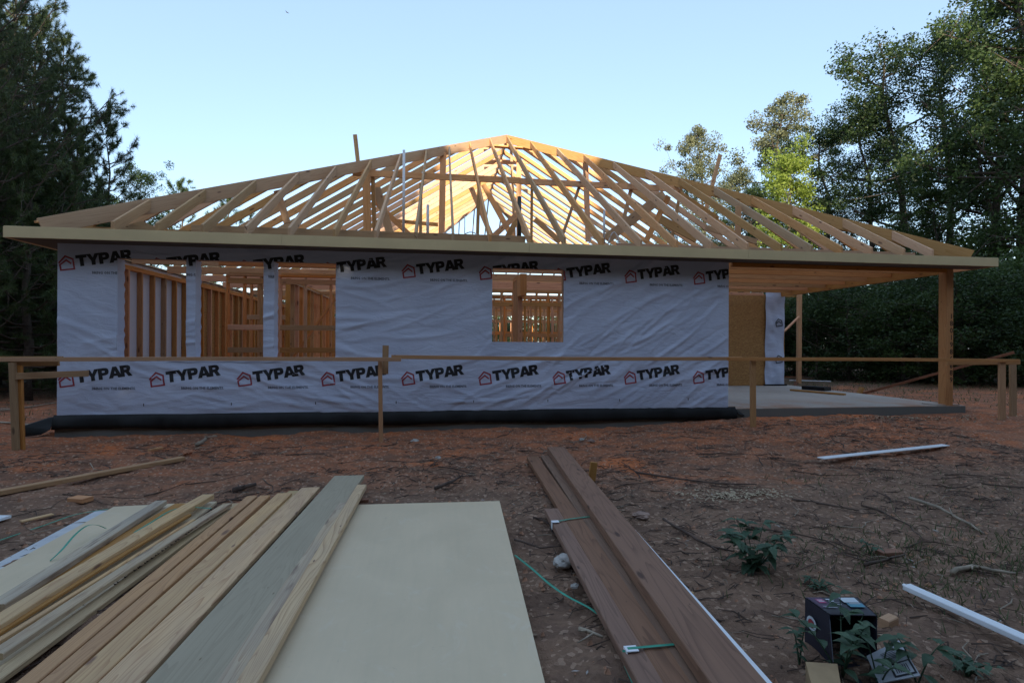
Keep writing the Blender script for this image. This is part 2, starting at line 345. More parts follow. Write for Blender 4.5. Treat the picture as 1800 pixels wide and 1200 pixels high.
# eave: fascia, sub fascia, soffit
fx = [-.409, 3.2, 6.87, 10.55, 15.353]
for i in range(4): m_ = MB(); bx(m_, (fx[i]+(.0015 if i else 0), EY-.02, 2.515), (fx[i+1]-.0015, EY-.0005*(i % 2), 2.672-.002*(i % 2)), .5, ch=.002); m_.build('fascia', FASCIA, house)
m_ = MB(); bx(m_, (-.43, EY, 2.515), (-.411, D+.4, 2.665), .4, ch=.002); m_.build('fascia', FASCIA, house)
m_ = MB(); bx(m_, (-.405, EY+.002, 2.52), (15.35, EY+.04, 2.668)); bx(m_, (-.409, EY+.06, 2.52), (-.37, D, 2.66)); bx(m_, (15.31, EY+.06, 2.52), (15.35, D, 2.66)); m_.build('sub_fascia', W_IN, house)
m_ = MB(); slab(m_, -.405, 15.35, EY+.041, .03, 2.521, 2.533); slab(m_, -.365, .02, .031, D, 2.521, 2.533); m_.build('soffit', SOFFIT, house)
# band boards seen over the fascia
m_ = MB(); bx(m_, (1.7, .20, 2.70), (6.9, .24, 2.90)); bx(m_, (.2, .20, 2.66), (1.68, .24, 2.82)); m_.build('strongback', W_NEW, house)
m_ = MB(); bx(m_, (8.6, .5, 2.7), (14.6, .54, 2.90)); m_.build('strongback', W_NEW, house)
for x0, x1, tn in ((5.9, 9.9, .9), (10.2, 13.5, .6)):
    m_ = MB(); bx(m_, (x0, 5.8, 2.66), (x1, 5.84, 2.95), tn); m_.build('strongback', W_NEW, house)
# ceiling joists running left to right
y = .55
while y < D:
    m_ = MB()
    if y < 4.7: bx(m_, (10.46, y-.019, 2.50), (14.71, y+.019, 2.64)); m_.build('ceiling_joist', W_IN, house)
    y += .61
for y in (.95, 1.75): m_ = MB(); bx(m_, (.02, y-.019, 2.50), (4.9 if y < 1 else 10.4, y+.019, 2.64)); m_.build('ceiling_joist', W_IN, house)
for y in (2.95, 4.3, 5.6, 7.5, 9.2, 11.2, 13.2, 15.2):
    m_ = MB(); bx(m_, (.02, y-.019, 2.50), (10.4 if y < 4.7 else 14.85, y+.019, 2.64)); m_.build('ceiling_joist', W_IN, house)
# exterior walls' plates, headers, jambs
def part(name, lo, hi, mat=W_IN, tint=None): m_ = MB(); bx(m_, lo, hi, tint); return m_.build(name, mat, house)
OP = [(.795, 1.733, .83, 2.322), (1.865, 2.827, .83, 2.325), (2.984, 3.89, .83, 2.328), (6.33, 7.51, 1.127, 2.318)]
part('bottom_plate', (.005, .03, .002), (10.42, .12, .04)); part('top_plate', (.005, .03, 2.40), (10.42, .12, 2.495))
for (x0, x1, z0, z1) in OP:
    part('window_header', (x0-.1, .035, z1+.004), (x1+.1, .115, 2.397)); part('window_sill', (x0-.02, .02, z0-.04), (x1+.02, .13, z0))
    if x0 > 6:
        part('jamb_stud', (x0-.038, .022, z0), (x0, .128, z1+.003)); part('jamb_stud', (x1, .022, z0), (x1+.038, .128, z1+.003))
# studs
studs = []
def wall(p0, p1, sp=.405, z1=2.44, blocks=(), thick=.089, skip=()):
    p0 = Vector(p0).to_3d(); p1 = Vector(p1).to_3d(); d = p1-p0; L = d.length; d.normalize(); alongx = abs(d.x) > .5
    def b_(s0, s1, z0, z1_, wname=None):
        a, c = p0+d*s0, p0+d*s1; lo = (min(a.x, c.x), min(a.y, c.y)); hi = (max(a.x, c.x), max(a.y, c.y))
        if alongx: return (lo[0], p0.y-thick/2, z0), (hi[0], p0.y+thick/2, z1_)
        return (p0.x-thick/2, lo[1], z0), (p0.x+thick/2, hi[1], z1_)
    s = 0.
    while s < L:
        if not any(a < s < b for a, b in skip): studs.append(b_(s, s+.038, .045, z1-.08))
        s += sp
    part('bottom_plate', *b_(0, L, .003, .041)); part('top_plate', *b_(0, L, z1-.077, z1-.039)); part('top_plate', *b_(.05, L-.05, z1-.037, z1))
    for zb_ in blocks:
        lo, hi = b_(.04, L-.04, zb_, zb_+.10)
        if alongx: part('blocking', (lo[0], p0.y-thick/2-.02, lo[2]), (hi[0], p0.y-thick/2-.002, hi[2]))
        else: part('blocking', (p0.x-thick/2-.02, lo[1], lo[2]), (p0.x-thick/2-.002, hi[1], hi[2]))
wall((.05, .3), (.05, D-.1)); wall((10.37, .3), (10.37, 4.7)); wall((14.82, 4.9), (14.82, D)); wall((10.45, 4.79), (14.8, 4.79))
wall((1.48, 2.1), (2.26, 2.1), .30, blocks=(.91, 1.34, 2.22)); wall((2.42, 2.1), (4.6, 2.1), .47, blocks=(.91, 1.34, 2.22)); wall((2.35, 2.9), (2.35, 7.4), .33, blocks=(2.05,)); wall((1.3, 3.4), (2.3, 3.4), .15, blocks=(1.6,)); wall((2.1, 7.6), (10.3, 7.6), .3, blocks=(1.4, 2.2)); wall((2.1, 5.6), (3.6, 5.6), .3)
wall((7.02, 1.5), (7.02, 2.25), .10); wall((4.9, 4.1), (10.3, 4.1), sp=.29, blocks=(2.02,)); wall((7.2, 5.6), (10.3, 5.6), .33, blocks=(1.3,)); wall((4.6, 5.9), (8.9, 5.9), .26); wall((.15, 10.4), (14.7, 10.4), .61, blocks=(1.9,)); wall((.15, 14), (12, 14), .61)
wall((.15, D-.05), (14.7, D-.05), .61, skip=((5, 8),))
part('strongback', (1.9, .68, 2.36), (4.6, .72, 2.505))
studs.sort(key=lambda b_: (b_[0][1]+8.3)+abs((b_[0][0]-5.5))*.3)
for lo, hi in studs[:96]: m_ = MB(); bx(m_, lo, hi); m_.build('stud', W_IN, house)
m_ = MB()
for lo, hi in studs[96:]: bx(m_, lo, hi)
tag(m_.build('stud', W_IN, house), kind='stuff')
part('door_header', (7.02-.06, 1.1, 2.0), (7.02+.06, 1.5, 2.4))
m_ = MB(); board(m_, PY(500, 650, 2.7), PY(598, 512, 2.7), .04, .09, (0, 1, 0)); m_.build('diagonal_brace', W_IN, house)
m_ = MB(); board(m_, PY(560, 530, 7.2), PY(592, 590, 7.2), .04, .09, (0, 1, 0)); m_.build('diagonal_brace', W_IN, house)
# roof purlin and props
zp = lambda t: ztop(t)-VD-.002
tp = 3.4-EY
m_ = MB(); bx(m_, (3.56, 3.38, zp(tp)-.17), (7.3, 3.42, zp(tp)-.03)); bx(m_, (7.3, 3.422, zp(tp)-.17), (11.18, 3.46, zp(tp)-.03)); m_.build('purlin', W_NEW, house)
def prop(u0, v0, u1, v1, Y0, Y1=None, wd=.09, th=.038, name='roof_prop', mat=W_NEW, tint=None):
    Y1 = Y0 if Y1 is None else Y1; m_ = MB(); board(m_, PY(u0, v0, Y0), PY(u1, v1, Y1), wd, th, (0, 1, 0), tint=tint); return m_.build(name, mat, house)
prop(644, 312, 646, 425, 3.30, wd=.15, th=.15, tint=.8); prop(655, 300, 659, 425, 3.50, wd=.08, th=.09, tint=.1)
prop(842, 320, 839, 425, 3.48, wd=.075, tint=.1); prop(935, 323, 934, 425, 3.52, wd=.06, tint=.1); prop(1020, 323, 990, 410, 3.5, wd=.07, tint=.15)
prop(1110, 330, 1094, 395, 3.5, wd=.09, tint=.3); prop(1197, 331, 1181, 418, 3.5, wd=.07, tint=.2); prop(740, 322, 739, 425, 3.5, wd=.07, tint=.2)
prop(779, 268, 776, 425, 5.2, wd=.16, tint=.9); prop(1029, 282, 1034, 425, 5.4, wd=.15, tint=.85); prop(1298, 362, 1297, 428, 1.6, wd=.12, tint=.6)
prop(657, 352, 725, 418, 4.2, wd=.12, tint=.8); prop(662, 330, 688, 418, 3.9, wd=.18, tint=.3); prop(828, 330, 868, 425, 5.5, wd=.13, tint=.9); prop(850, 325, 905, 425, 7.0, wd=.16, tint=.8)
prop(910, 376, 868, 415, 4.6, wd=.14, tint=.9); prop(912, 380, 890, 420, 5.0, wd=.14, tint=.1); prop(912, 275, 912, 425, 7.3, wd=.15, tint=.9); prop(898, 250, 905, 430, 7.4, wd=.08, tint=.3)
prop(1168, 342, 1066, 420, 4.4, wd=.26, th=.05, tint=.15); prop(1175, 345, 1135, 425, 4.1, wd=.14, tint=.8); prop(1160, 385, 1225, 420, 3.2, wd=.2, tint=.1); prop(1195, 340, 1262, 385, 3.0, wd=.12, tint=.4)
prop(1266, 272, 1240, 372, 4.0, 4.0, wd=.10, tint=.6); prop(624, 237, 632, 310, 3.9, wd=.09, tint=.2)
prop(487, 335, 505, 392, 2.2, wd=.13, tint=.6); prop(850, 256, 937, 262, 6.7, 6.7, wd=.04, th=.16, tint=.95, name='collar_tie')
prop(850, 285, 930, 285, 8.4, wd=.14, tint=.9, name='collar_tie'); prop(690, 388, 770, 395, 6, wd=.1, name='collar_tie')
prop(940, 385, 985, 425, 5, wd=.14, tint=.5); prop(1240, 400, 1330, 425, 2.6, wd=.12, tint=.3)
# gusset cut offs laid by the eave
m_ = MB(); g0 = PY(214, 400, .1); prism(m_, [(g0.x, 2.67), (g0.x+.62, 2.67), (g0.x+.62, 2.74), (g0.x+.30, 2.90), (g0.x, 2.80)], 'y', .06, .10, .05); m_.build('gusset', W_NEW, house)
# vent pipes
def pipe(u, v0, v1, Y, r, mat, name='vent_pipe'):
    m_ = MB(); a = PY(u, v0, Y); z1 = PY(u, v1, Y).z; tube(m_, [(a.x, Y, z1), (a.x, Y, a.z)], r, 12); m_.build(name, mat, house, True)
pipe(710, 264, 425, 1.9, .025, PVC); pipe(752, 360, 425, 2.5, .03, PVC); pipe(913, 346, 425, 3.0, .045, DPIPE); pipe(1062, 370, 428, 1.6, .022, PVC); pipe(817, 380, 425, 5, .012, PVC)
for (ua, va, ub, h, Y) in ((765, 418, 800, 12, 3.), (805, 418, 850, 14, 3.), (1035, 424, 1052, 12, 2.2), (1068, 426, 1090, 22, 2.)):
    m_ = MB(); pts = [PY(ua+(ub-ua)*t, va-h*math.sin(math.pi*t)+4, Y) for t in np.linspace(0, 1, 12)]; tube(m_, pts, .012, 6); m_.build('cable', PVC, house, True)
# carport: posts, beams
m_ = MB(); bx(m_, (14.735, -.005, .0), (14.885, .15, 2.515), .35, ch=.006); post = m_.build('porch_post', W_IN, house)
m_ = MB(); bx(m_, (14.74, .16, 2.44), (14.82, 4.66, 2.67), .25); m_.build('porch_beam', W_IN, house)
m_ = MB(); bx(m_, (10.5, -.02, 2.45), (14.725, .05, 2.518), .4); m_.build('porch_beam', W_IN, house)
m_ = MB(); slab(m_, 14.55, 15.03, -.0, .30, -.001, .018); m_.build('post_base', CONC, house)
# written numbers on the post
import_txt = [('1', 0), ('8', 1), ('0', 2), ('1', 3.2), ('9', 4.2), ('8', 5.1), ('6', 6), ('6', 7), ('9', 8.4), ('1', 9.6)]
def text_obj(txt, size, mat, loc, rot, parent, name='lettering', off=0., align='LEFT'):
    cu = bpy.data.curves.new(name, 'FONT'); cu.body = txt; cu.size = size; cu.offset = off; cu.align_x = align; cu.resolution_u = 3
    t = bpy.data.objects.new(name, cu); C.objects.link(t); dg = bpy.context.evaluated_depsgraph_get()
    me = bpy.data.meshes.new_from_object(t.evaluated_get(dg)); bpy.data.objects.remove(t)
    me.materials.clear(); me.materials.append(mat); o = bpy.data.objects.new(name, me); C.objects.link(o)
    o.matrix_world = Matrix.Translation(loc) @ rot.to_4x4(); o.parent = parent; return o
RF = Matrix(((1, 0, 0), (0, 0, -1), (0, 1, 0)))   # text facing -Y
text_obj('1\n8\n0\n1\n9\n8\n6\n6\n8\n9', .13, MARK, Vector((14.805, -.009, 1.60)), RF, post, 'marking', .0015)
# porch ends: osb door panel and wrapped wall
dl = PY(1343, 600, 4.72).x
m_ = MB(); slab(m_, dl-2.3, dl, 4.70, 4.715, .01, 2.47); m_.build('osb_panel', OSB, house)
ALLC = []
def creases(x0, x1, z0, z1, n, seed, angf):
    r = random.Random(seed); L = []
    for _ in range(n):
        x = r.uniform(x0, x1); z = r.uniform(z0, z1); a = angf(x, z, r); L.append((x, z, math.cos(a), math.sin(a), r.uniform(.25, 1.1), r.uniform(.012, .045), r.uniform(.003, .016)*r.choice((1, 1, -.6)), r.uniform(-.25, .25)))
    return L
def angf(x, z, r):
    if x < 1: a = -28
    elif x < 5.5: a = -16 if z < 1 else r.choice((-12, 8, 14))
    elif x < 7.4: a = 22
    else: a = 33
    return math.radians(a+r.gauss(0, 9))
CR = creases(0, 10.4, 0, 2.45, 300, 3, angf)
def wdisp(x, z):
    x = np.asarray(x, float); z = np.asarray(z, float); h = np.zeros_like(x)
    for (cx_, cz_, ca, sa, l, wd, am, cv) in CR:
        s = (x-cx_)*ca+(z-cz_)*sa; t = -(x-cx_)*sa+(z-cz_)*ca + cv*s*s
        h += am*np.exp(-(s/l)**4-(t/wd)**2)
    h += (vnoise(x*1.7, z*2.1, 11)-.5)*.022 + (vnoise(x*5, z*6, 12)-.5)*.006
    e = np.minimum(1, np.minimum(z, 10.43-x)/.06+.1); e = np.minimum(e, 1)
    return .014 + h*.9*np.clip(e, .1, 1)
xs = sorted(set([0.0, 10.43]+[o_[0] for o_ in OP]+[o_[1] for o_ in OP])); zs = sorted(set([0.004, 2.5205]+[o_[2] for o_ in OP]+[o_[3] for o_ in OP]))
def refine(v, st):
    out = []
    for a, b_ in zip(v[:-1], v[1:]): out += list(np.linspace(a, b_, max(2, int((b_-a)/st)+2))[:-1])
    return np.array(out+[v[-1]])
gx_, gz_ = refine(xs, .026), refine(zs, .026); XX, ZZ = np.meshgrid(gx_, gz_); DD = -wdisp(XX, ZZ)
bm_ = MB(); nx = len(gx_); bm_.v = [(float(a), float(d), float(c)) for a, d, c in zip(XX.ravel(), DD.ravel(), ZZ.ravel())]
for j in range(len(gz_)-1):
    zc = (gz_[j]+gz_[j+1])/2
    for i in range(nx-1):
        xc = (gx_[i]+gx_[i+1])/2
        if any(o_[0] < xc < o_[1] and o_[2] < zc < o_[3] for o_ in OP): continue
        bm_.f.append([j*nx+i, j*nx+i+1, (j+1)*nx+i+1, (j+1)*nx+i]); bm_.t.append(.5); bm_.m.append(0); bm_.uv += [(0, 0)]*4
wrap = bm_.build('house_wrap', WRAP, house, True)
# sheathing boards added unseen behind the wrap so that no light leaks through
m_ = MB()
def light_block(x0, x1, z0, z1): slab(m_, x0, x1, .012, .020, z0, z1)
light_block(.0, OP[0][0], .005, 2.519); light_block(OP[0][1], OP[1][0], .83, 2.32); light_block(OP[1][1], OP[2][0], .83, 2.32); light_block(OP[2][1], OP[3][0], .005, 2.519); light_block(OP[3][1], 10.42, .005, 2.519)
light_block(OP[0][0], OP[2][1], .005, .79); light_block(OP[0][0], OP[2][1], 2.33, 2.519); light_block(OP[3][0], OP[3][1], .005, 1.09); light_block(OP[3][0], OP[3][1], 2.322, 2.519)
m_.build('wrap_backing', OSB, house)
# wrap folded into the three openings
for (x0, x1, z0, z1) in OP[:3]:
    for x, s_ in ((x0, 1), (x1, -1)):
        m_ = MB(); n = 24; pv = []
        for k in range(n+1):
            z = z0+(z1-z0)*k/n; j_ = .006*math.sin(k*1.7+x*9)
            pv += [(x, -float(wdisp(x, z)), z), (x+s_*(.006+j_*.4), .06, z), (x+s_*(.004+abs(j_)), .142+.015*math.sin(k*2.3+x), z)]
        fs = []
        for k in range(n):
            for q in (0, 1): fs.append((k*3+q, k*3+q+1, k*3+q+4, k*3+q+3))
        m_.add(pv, fs); m_.build('wrap_fold', WRAP, house, True)
m_ = MB(); n = 60; pv = []; fs = []
for k in range(n+1):
    x = OP[0][0]+(OP[2][1]-OP[0][0])*k/n; zz = .832+.004*math.sin(k*.9); pv += [(x, -.022, zz-.03), (x, -.02, zz+.002), (x, .13, zz+.003)]
for k in range(n):
    for q in (0, 1): fs.append((k*3+q, (k+1)*3+q, (k+1)*3+q+1, k*3+q+1))
m_.add(pv, fs); m_.build('wrap_fold', WRAP, house, True)
# side wraps
m_ = MB(); slab(m_, .0002, .0042, 3.55, D, .0, 2.5); m_.build('wrap_backing', OSB, house)
m_ = MB(); slab(m_, -.012, -.001, .0, D, .0, 2.515); m_.build('house_wrap', WRAPIN, house)
m_ = MB(); slab(m_, 10.421, 10.432, .0, 4.7, .0, 2.515); m_.build('house_wrap', WRAP, house)
m_ = MB(); slab(m_, 14.88, 14.892, 4.8, D, .0, 2.515); m_.build('house_wrap', WRAPIN, house)
# back wall wrap on the right of the panel, wrinkled
xa, xb = dl, 14.86; GX, GZ = np.meshgrid(np.linspace(xa, xb, 24), np.linspace(.03, 2.56, 70))
GY = 4.665-(vnoise(GX*6, GZ*5, 5)-.5)*.05-(vnoise(GX*2+GZ*2, GZ*1.5, 6)-.5)*.05
m_ = MB(); m_.v = [(float(a), float(b_), float(c)) for a, b_, c in zip(GX.ravel(), GY.ravel(), GZ.ravel())]
for j in range(69):
    for i in range(23): m_.f.append([j*24+i, j*24+i+1, (j+1)*24+i+1, (j+1)*24+i]); m_.t.append(.5); m_.m.append(0); m_.uv += [(0, 0)]*4
bw = m_.build('house_wrap', WRAP, house, True)
m_ = MB(); slab(m_, dl, 14.9, 4.72, 4.75, .02, 2.5); m_.build('wrap_backing', OSB, house)
m_ = MB(); slab(m_, dl-.05, 14.93, 4.64, 4.66, .002, .04); m_.build('flashing', BLACK, house)
# printed marks on the wrap
LET = {'T': (.86, [(0, 1), (.86, 1), (.86, .72), (.585, .72), (.585, 0), (.275, 0), (.275, .72), (0, .72)], None),
 'Y': (1.0, [(0, 1), (.34, 1), (.51, .64), (.68, 1), (1.02, 1), (.665, .38), (.665, 0), (.355, 0), (.355, .38)], None),
 'P': (.82, [(0, 0), (0, 1), (.50, 1), (.68, .97), (.80, .87), (.84, .68), (.80, .49), (.68, .38), (.50, .34), (.31, .34), (.31, 0)], [(.31, .75), (.31, .59), (.47, .59), (.53, .63), (.53, .71), (.47, .75)]),
 'A': (1.0, [(0, 0), (.37, 1), (.69, 1), (1.06, 0), (.73, 0), (.67, .17), (.39, .17), (.33, 0)], [(.46, .40), (.60, .40), (.53, .64)]),
 'R': (.9, [(0, 0), (0, 1), (.52, 1), (.70, .97), (.82, .87), (.85, .69), (.80, .53), (.67, .42), (.92, 0), (.58, 0), (.40, .35), (.31, .35), (.31, 0)], [(.31, .76), (.31, .60), (.48, .60), (.54, .64), (.54, .72), (.48, .76)])}
def tri_split(tris, mx=.045):
    out = []; st = list(tris)
    while st:
        t = st.pop(); e = [((t[(i+1) % 3]-t[i]).length, i) for i in range(3)]; l, i = max(e)
        if l <= mx: out.append(t); continue
        a, b_, c = t[i], t[(i+1) % 3], t[(i+2) % 3]; m_ = (a+b_)/2; st += [(a, m_, c), (m_, b_, c)]
    return out
def clip_halfplane(tris, xc, keep_left, z0, z1):
    """cut triangles with the vertical line x=xc; drop those on the opening side between z0 and z1"""
    return tris
ang = math.radians(8.5); ca, sa = math.cos(ang), math.sin(ang)
def logo_tris(x0, z0):
    ink = []; x = 0.235; H = .166
    for ch in 'TYPAR':
        wd, o_, h_ = LET[ch]; loops = [[Vector((a*H*1.03, b_*H, 0)) for a, b_ in o_]]
        if h_: loops.append([Vector((a*H*1.03, b_*H, 0)) for a, b_ in h_])
        flat = [p for l in loops for p in l]
        for t in tessellate_polygon(loops):
            ps = []
            for i in t:
                p = flat[i]; px, pz = x+p.x-.235, p.y; ps.append(Vector((x0+.235+px*ca-pz*sa*1.0, z0+.055+px*sa+pz*ca)))
            ink.append(tuple(ps))
        x += wd*H*.985
    path = [(0, .52), (.40, 1), (.90, .80), (1, .12), (.12, 0), (.06, .38), (.47, .72), (.76, .50)]
    red = []; hw = .0115
    P = [Vector((x0+a*.2, z0+b_*.205)) for a, b_ in path]
    for a, b_ in zip(P[:-1], P[1:]):
        d = (b_-a).normalized(); n_ = Vector((-d.y, d.x))*hw; a2, b2 = a-d*hw*.8, b_+d*hw*.8
        red += [(a2-n_, b2-n_, b2+n_), (a2-n_, b2+n_, a2+n_)]
    return ink, red
cu = bpy.data.curves.new('t', 'FONT'); cu.body = 'BRING ON THE ELEMENTS.'; cu.size = .052; cu.offset = .0018; cu.resolution_u = 1
t_ = bpy.data.objects.new('t', cu); C.objects.link(t_); me = bpy.data.meshes.new_from_object(t_.evaluated_get(bpy.context.evaluated_depsgraph_get()))
bpy.data.objects.remove(t_); me.calc_loop_triangles(); TAGT = [tuple(Vector(me.vertices[i].co[:2]) for i in l.vertices) for l in me.loop_triangles]
def mark_mesh(name, tris, mat, parent, off=.003, func=wdisp, mx=.045):
    bmm = bmesh.new(); tris = tri_split(tris, mx)
    for t in tris:
        try: bmm.faces.new([bmm.verts.new((p.x, 0, p.y)) for p in t])
        except ValueError: pass
    xs_ = [v.co.x for v in bmm.verts]
    cuts = [0.003, 10.425]+[o_[0]-.003 for o_ in OP]+[o_[1]+.003 for o_ in OP]
    for c in cuts:
        if min(xs_) < c < max(xs_): bmesh.ops.bisect_plane(bmm, geom=bmm.verts[:]+bmm.edges[:]+bmm.faces[:], plane_co=(c, 0, 0), plane_no=(1, 0, 0))
    for z in {o_[3]+.003 for o_ in OP}: bmesh.ops.bisect_plane(bmm, geom=bmm.verts[:]+bmm.edges[:]+bmm.faces[:], plane_co=(0, 0, z), plane_no=(0, 0, 1))
    dead = []
    for f in bmm.faces:
        c = f.calc_center_median()
        if c.x < .003 or c.x > 10.425 or any(o_[0]-.003 < c.x < o_[1]+.003 and o_[2] < c.z < o_[3]+.003 for o_ in OP): dead.append(f)
    bmesh.ops.delete(bmm, geom=dead, context='FACES')
    if not bmm.faces: bmm.free(); return
    v = list(bmm.verts); h = func(np.array([q.co.x for q in v]), np.array([q.co.z for q in v]))
    for q, hh_ in zip(v, h): q.co.y = -hh_-off
    m2 = bpy.data.meshes.new(name); bmm.to_mesh(m2); bmm.free(); m2.materials.append(mat); o = bpy.data.objects.new(name, m2); C.objects.link(o); o.parent = parent; return o
for k in range(9):
    for z0 in (.435, 2.13):
        x0 = .02+k*1.22; ink, red = logo_tris(x0, z0)
        mark_mesh('printed_wordmark', ink, INK, wrap); mark_mesh('printed_house_logo', red, RED, wrap)
        xt = x0+.435; tg = [tuple(Vector((xt+p.x*.95, z0-.042+p.y)) for p in t) for t in TAGT]
        mark_mesh('printed_slogan', tg, INKF, wrap, .0035)
        if z0 < 1:
            mark_mesh('printed_tick', [(Vector((x0+1.13, .145)), Vector((x0+1.142, .145)), Vector((x0+1.142, .185))), (Vector((x0+1.13, .145)), Vector((x0+1.142, .185)), Vector((x0+1.13, .185)))], INK, wrap)
for z0 in (.62, 1.62):    # logos on the far porch wall
    red = logo_tris(0, 0)[1]; red = [tuple(Vector((14.58+p.x, z0+p.y)) for p in t) for t in red]
    bmm = bmesh.new()
    for t in red: bmm.faces.new([bmm.verts.new((p.x, 4.645, p.y)) for p in t])
    m2 = bpy.data.meshes.new('printed_house_logo'); bmm.to_mesh(m2); bmm.free(); m2.materials.append(INK); o = bpy.data.objects.new('printed_house_logo', m2); C.objects.link(o); o.parent = bw
# black flashing along the base
m_ = MB(); n = 220; pv = []; fs = []
for k in range(n+1):
    x = -.04+10.60*k/n; a = .010*math.sin(k*.35)+.020*(float(vnoise(k*.55, 3.3, 2))-.5)+.016*(float(vnoise(k*1.3, 9.3, 2))-.5); bt = -.175+.012*math.sin(k*.11)+a*.6
    pv += [(x, -.012, .03), (x, -.03, .001), (x, -.055-a*.5, -.035), (x, -.065-a, -.11), (x, -.075-a*1.2, bt), (x, -.04, bt-.004)]
for k in range(n):
    for q in range(5): fs.append((k*6+q, k*6+q+1, (k+1)*6+q+1, (k+1)*6+q))
m_.add(pv, fs)
pv = [(-.04, -.012, .0), (-.04, -.08, -.17), (-.36, -.16, -.11), (-.42, -.05, -.16), (-.2, .12, -.02), (-.33, -.12, -.26), (-.15, -.10, -.24), (-.02, .3, .0)]
m_.add(pv, [(0, 1, 2, 4), (1, 6, 5, 2), (2, 5, 3), (4, 2, 3), (0, 4, 7)])
m_.add([(10.55, -.03, .0), (10.6, -.07, -.10), (10.72, -.05, -.13), (10.66, .05, -.01)], [(0, 1, 2, 3)])
m_.build('flashing', BLACK, house, True)
# temporary prop behind the porch
tpst = empty('temporary_post', (17.4, 7.4, -.2)); tag(tpst, 'thin temporary wooden post with short diagonal brace beyond the back of the porch', 'post')
def under(par, name, mbb, mat, smooth=False):
    o = mbb.build(name, mat, None, smooth, origin=tuple(par.location)); o.location = (0, 0, 0); o.parent = par; return o
m_ = MB(); board(m_, PY(1404, 684, 7.4), PY(1405, 517, 7.4), .14, .09, (0, 1, 0)); under(tpst, 'upright', m_, W_STAKE)
m_ = MB(); board(m_, PY(1365, 595, 7.3), PY(1405, 556, 7.3), .04, .09, (0, 1, 0)); under(tpst, 'brace', m_, W_IN)
m_ = MB(); board(m_, PY(1362, 521, 7.5), PY(1402, 521, 7.5), .04, .09, (0, 1, 0)); under(tpst, 'cross_piece', m_, W_STAKE)
# ------------------------------------------------------------------ layout fence of stakes and rails
fe = empty('batter_board_fence', (0, -.9, -.35)); tag(fe, 'low batter board fence of thin stakes and level rails before the wrapped wall', 'fence')
def fb(name, a, b_, wd, th, upv=(0, 0, 1), n=1, bow=0., tint=None):
    m_ = MB(); board(m_, a, b_, wd, th, upv, n=n, bow=bow, tint=tint); return under(fe, name, m_, W_STAKE)
yF = -.95
def stake(u, vb, vt, Y, wd=.09, th=.04, lean=0, zb=None):
    a = PY(u+lean, vb, Y); b_ = PY(u, vt, Y); a.z -= .12; fb('stake', a, b_, wd, th, (0, 1, 0))
stake(22, 795, 637, -.95, .07, .045, 7); stake(32, 795, 642, -.90, .09, .04, 5); stake(668, 776, 628, -.76, .055, .045, 2); stake(1323, 760, 631, -.68, .085, .045, 1)
stake(1761, 752, 634, -.62, .12, .04, 0); stake(1780, 750, 638, -.30, .12, .04, 1)
fb('rail', PY(-60, 632, yF), PY(705, 631.5, yF+.1), .03, .055, n=8, bow=.008, tint=.7)
fb('rail', PY(688, 627, yF+.13), PY(1303, 630, yF+.22), .03, .055, n=8, bow=-.015, tint=.6)
fb('rail', PY(1280, 631, yF+.19), PY(1790, 634, yF+.3), .03, .055, n=8, bow=.01, tint=.8)
fb('rail', PY(-60, 628, -.2), PY(110, 628, -.3), .03, .03, tint=.1)
fb('rail', PY(20, 639, yF+.05), PY(104, 638, yF+.1), .03, .07, tint=.2)
fb('rail', PY(28, 661, yF-.02), PY(155, 656, yF+.75), .03, .085, tint=.3)
fb('rail', PY(1665, 637, yF+.4), PY(1792, 636, yF+.42), .03, .09, tint=.5)
m_ = MB(); board(m_, PY(677, 657, -.66), PY(678, 607, -.66), .085, .04, (0, 1, 0), tint=.3); under(fe, 'stake_block', m_, W_STAKE)
# ------------------------------------------------------------------ loose lumber
def plank(u1, v1, u2, v2, wd, zt, th, mat, label, tint=None, bow=0., name='plank', z2=None, cat='plank', group=None, n=14, twist=0., ext=1.0):
    a = PZ(u1, v1, zt); b_ = PZ(u2, v2, zt if z2 is None else z2); b_ = a+(b_-a)*ext
    m_ = MB(); board(m_, a-Vector((0, 0, th/2)), b_-Vector((0, 0, th/2)), wd, th, (0, 0, 1), ch=.004, n=n, bow=bow, tint=tint, twist=twist)
    o = m_.build(name, mat, None, False, origin=tuple((a+b_)/2)); return tag(o, label, cat, group)
Z0 = -.36
def sheet(cs, zt, th, mat, label, name='building_board'):
    m_ = MB(); ct = [Vector(c) for c in cs]; v = [(c.x, c.y, zt) for c in ct]+[(c.x, c.y, zt-th) for c in ct]
    m_.add(v, [(0, 1, 2, 3), (7, 6, 5, 4), (0, 4, 5, 1), (1, 5, 6, 2), (2, 6, 7, 3), (3, 7, 4, 0)])
    for f in (1,): pass
    o = m_.build(name, mat, None, False, origin=tuple(ct[0])); return tag(o, label, 'sheet')
N = NT('primed_panel'); co = N.n('ShaderNodeTexCoord').outputs['Object']
a = N.noise(N.scale(co, (30, 2, 1)), 1, 4, .6); b_ = N.noise(co, 1.6, 5, .65, 1.); c_ = N.noise(co, 5, 6, .7, 2.)
col = N.mix(N.mapr(b_, .3, .7), (.60, .475, .315), (.67, .53, .36)); col = N.mix(N.mapr(a, .4, .7, 0, .12), col, (.47, .40, .27))
col = N.mix(N.mapr(c_, .62, .72, 0, .5), col, (.66, .60, .47)); st_ = N.math('MULTIPLY', N.mapr(N.noise(N.scale(co, (.9, .9, 1), (3, 5, 0)), 2.2, 6, .75, 3.), .575, .68), .14); col = N.mix(st_, col, (.74, .74, .72)); dk = N.math('MULTIPLY', N.mapr(N.noise(N.scale(co, (1, 1, 1), (7, 1, 0)), 11, 4, .7, 2.), .66, .74), .5); col = N.mix(dk, col, (.42, .34, .23)); PANEL = N.out(col, N.mapr(b_, .3, .7, .42, .6), a, .08, .003)
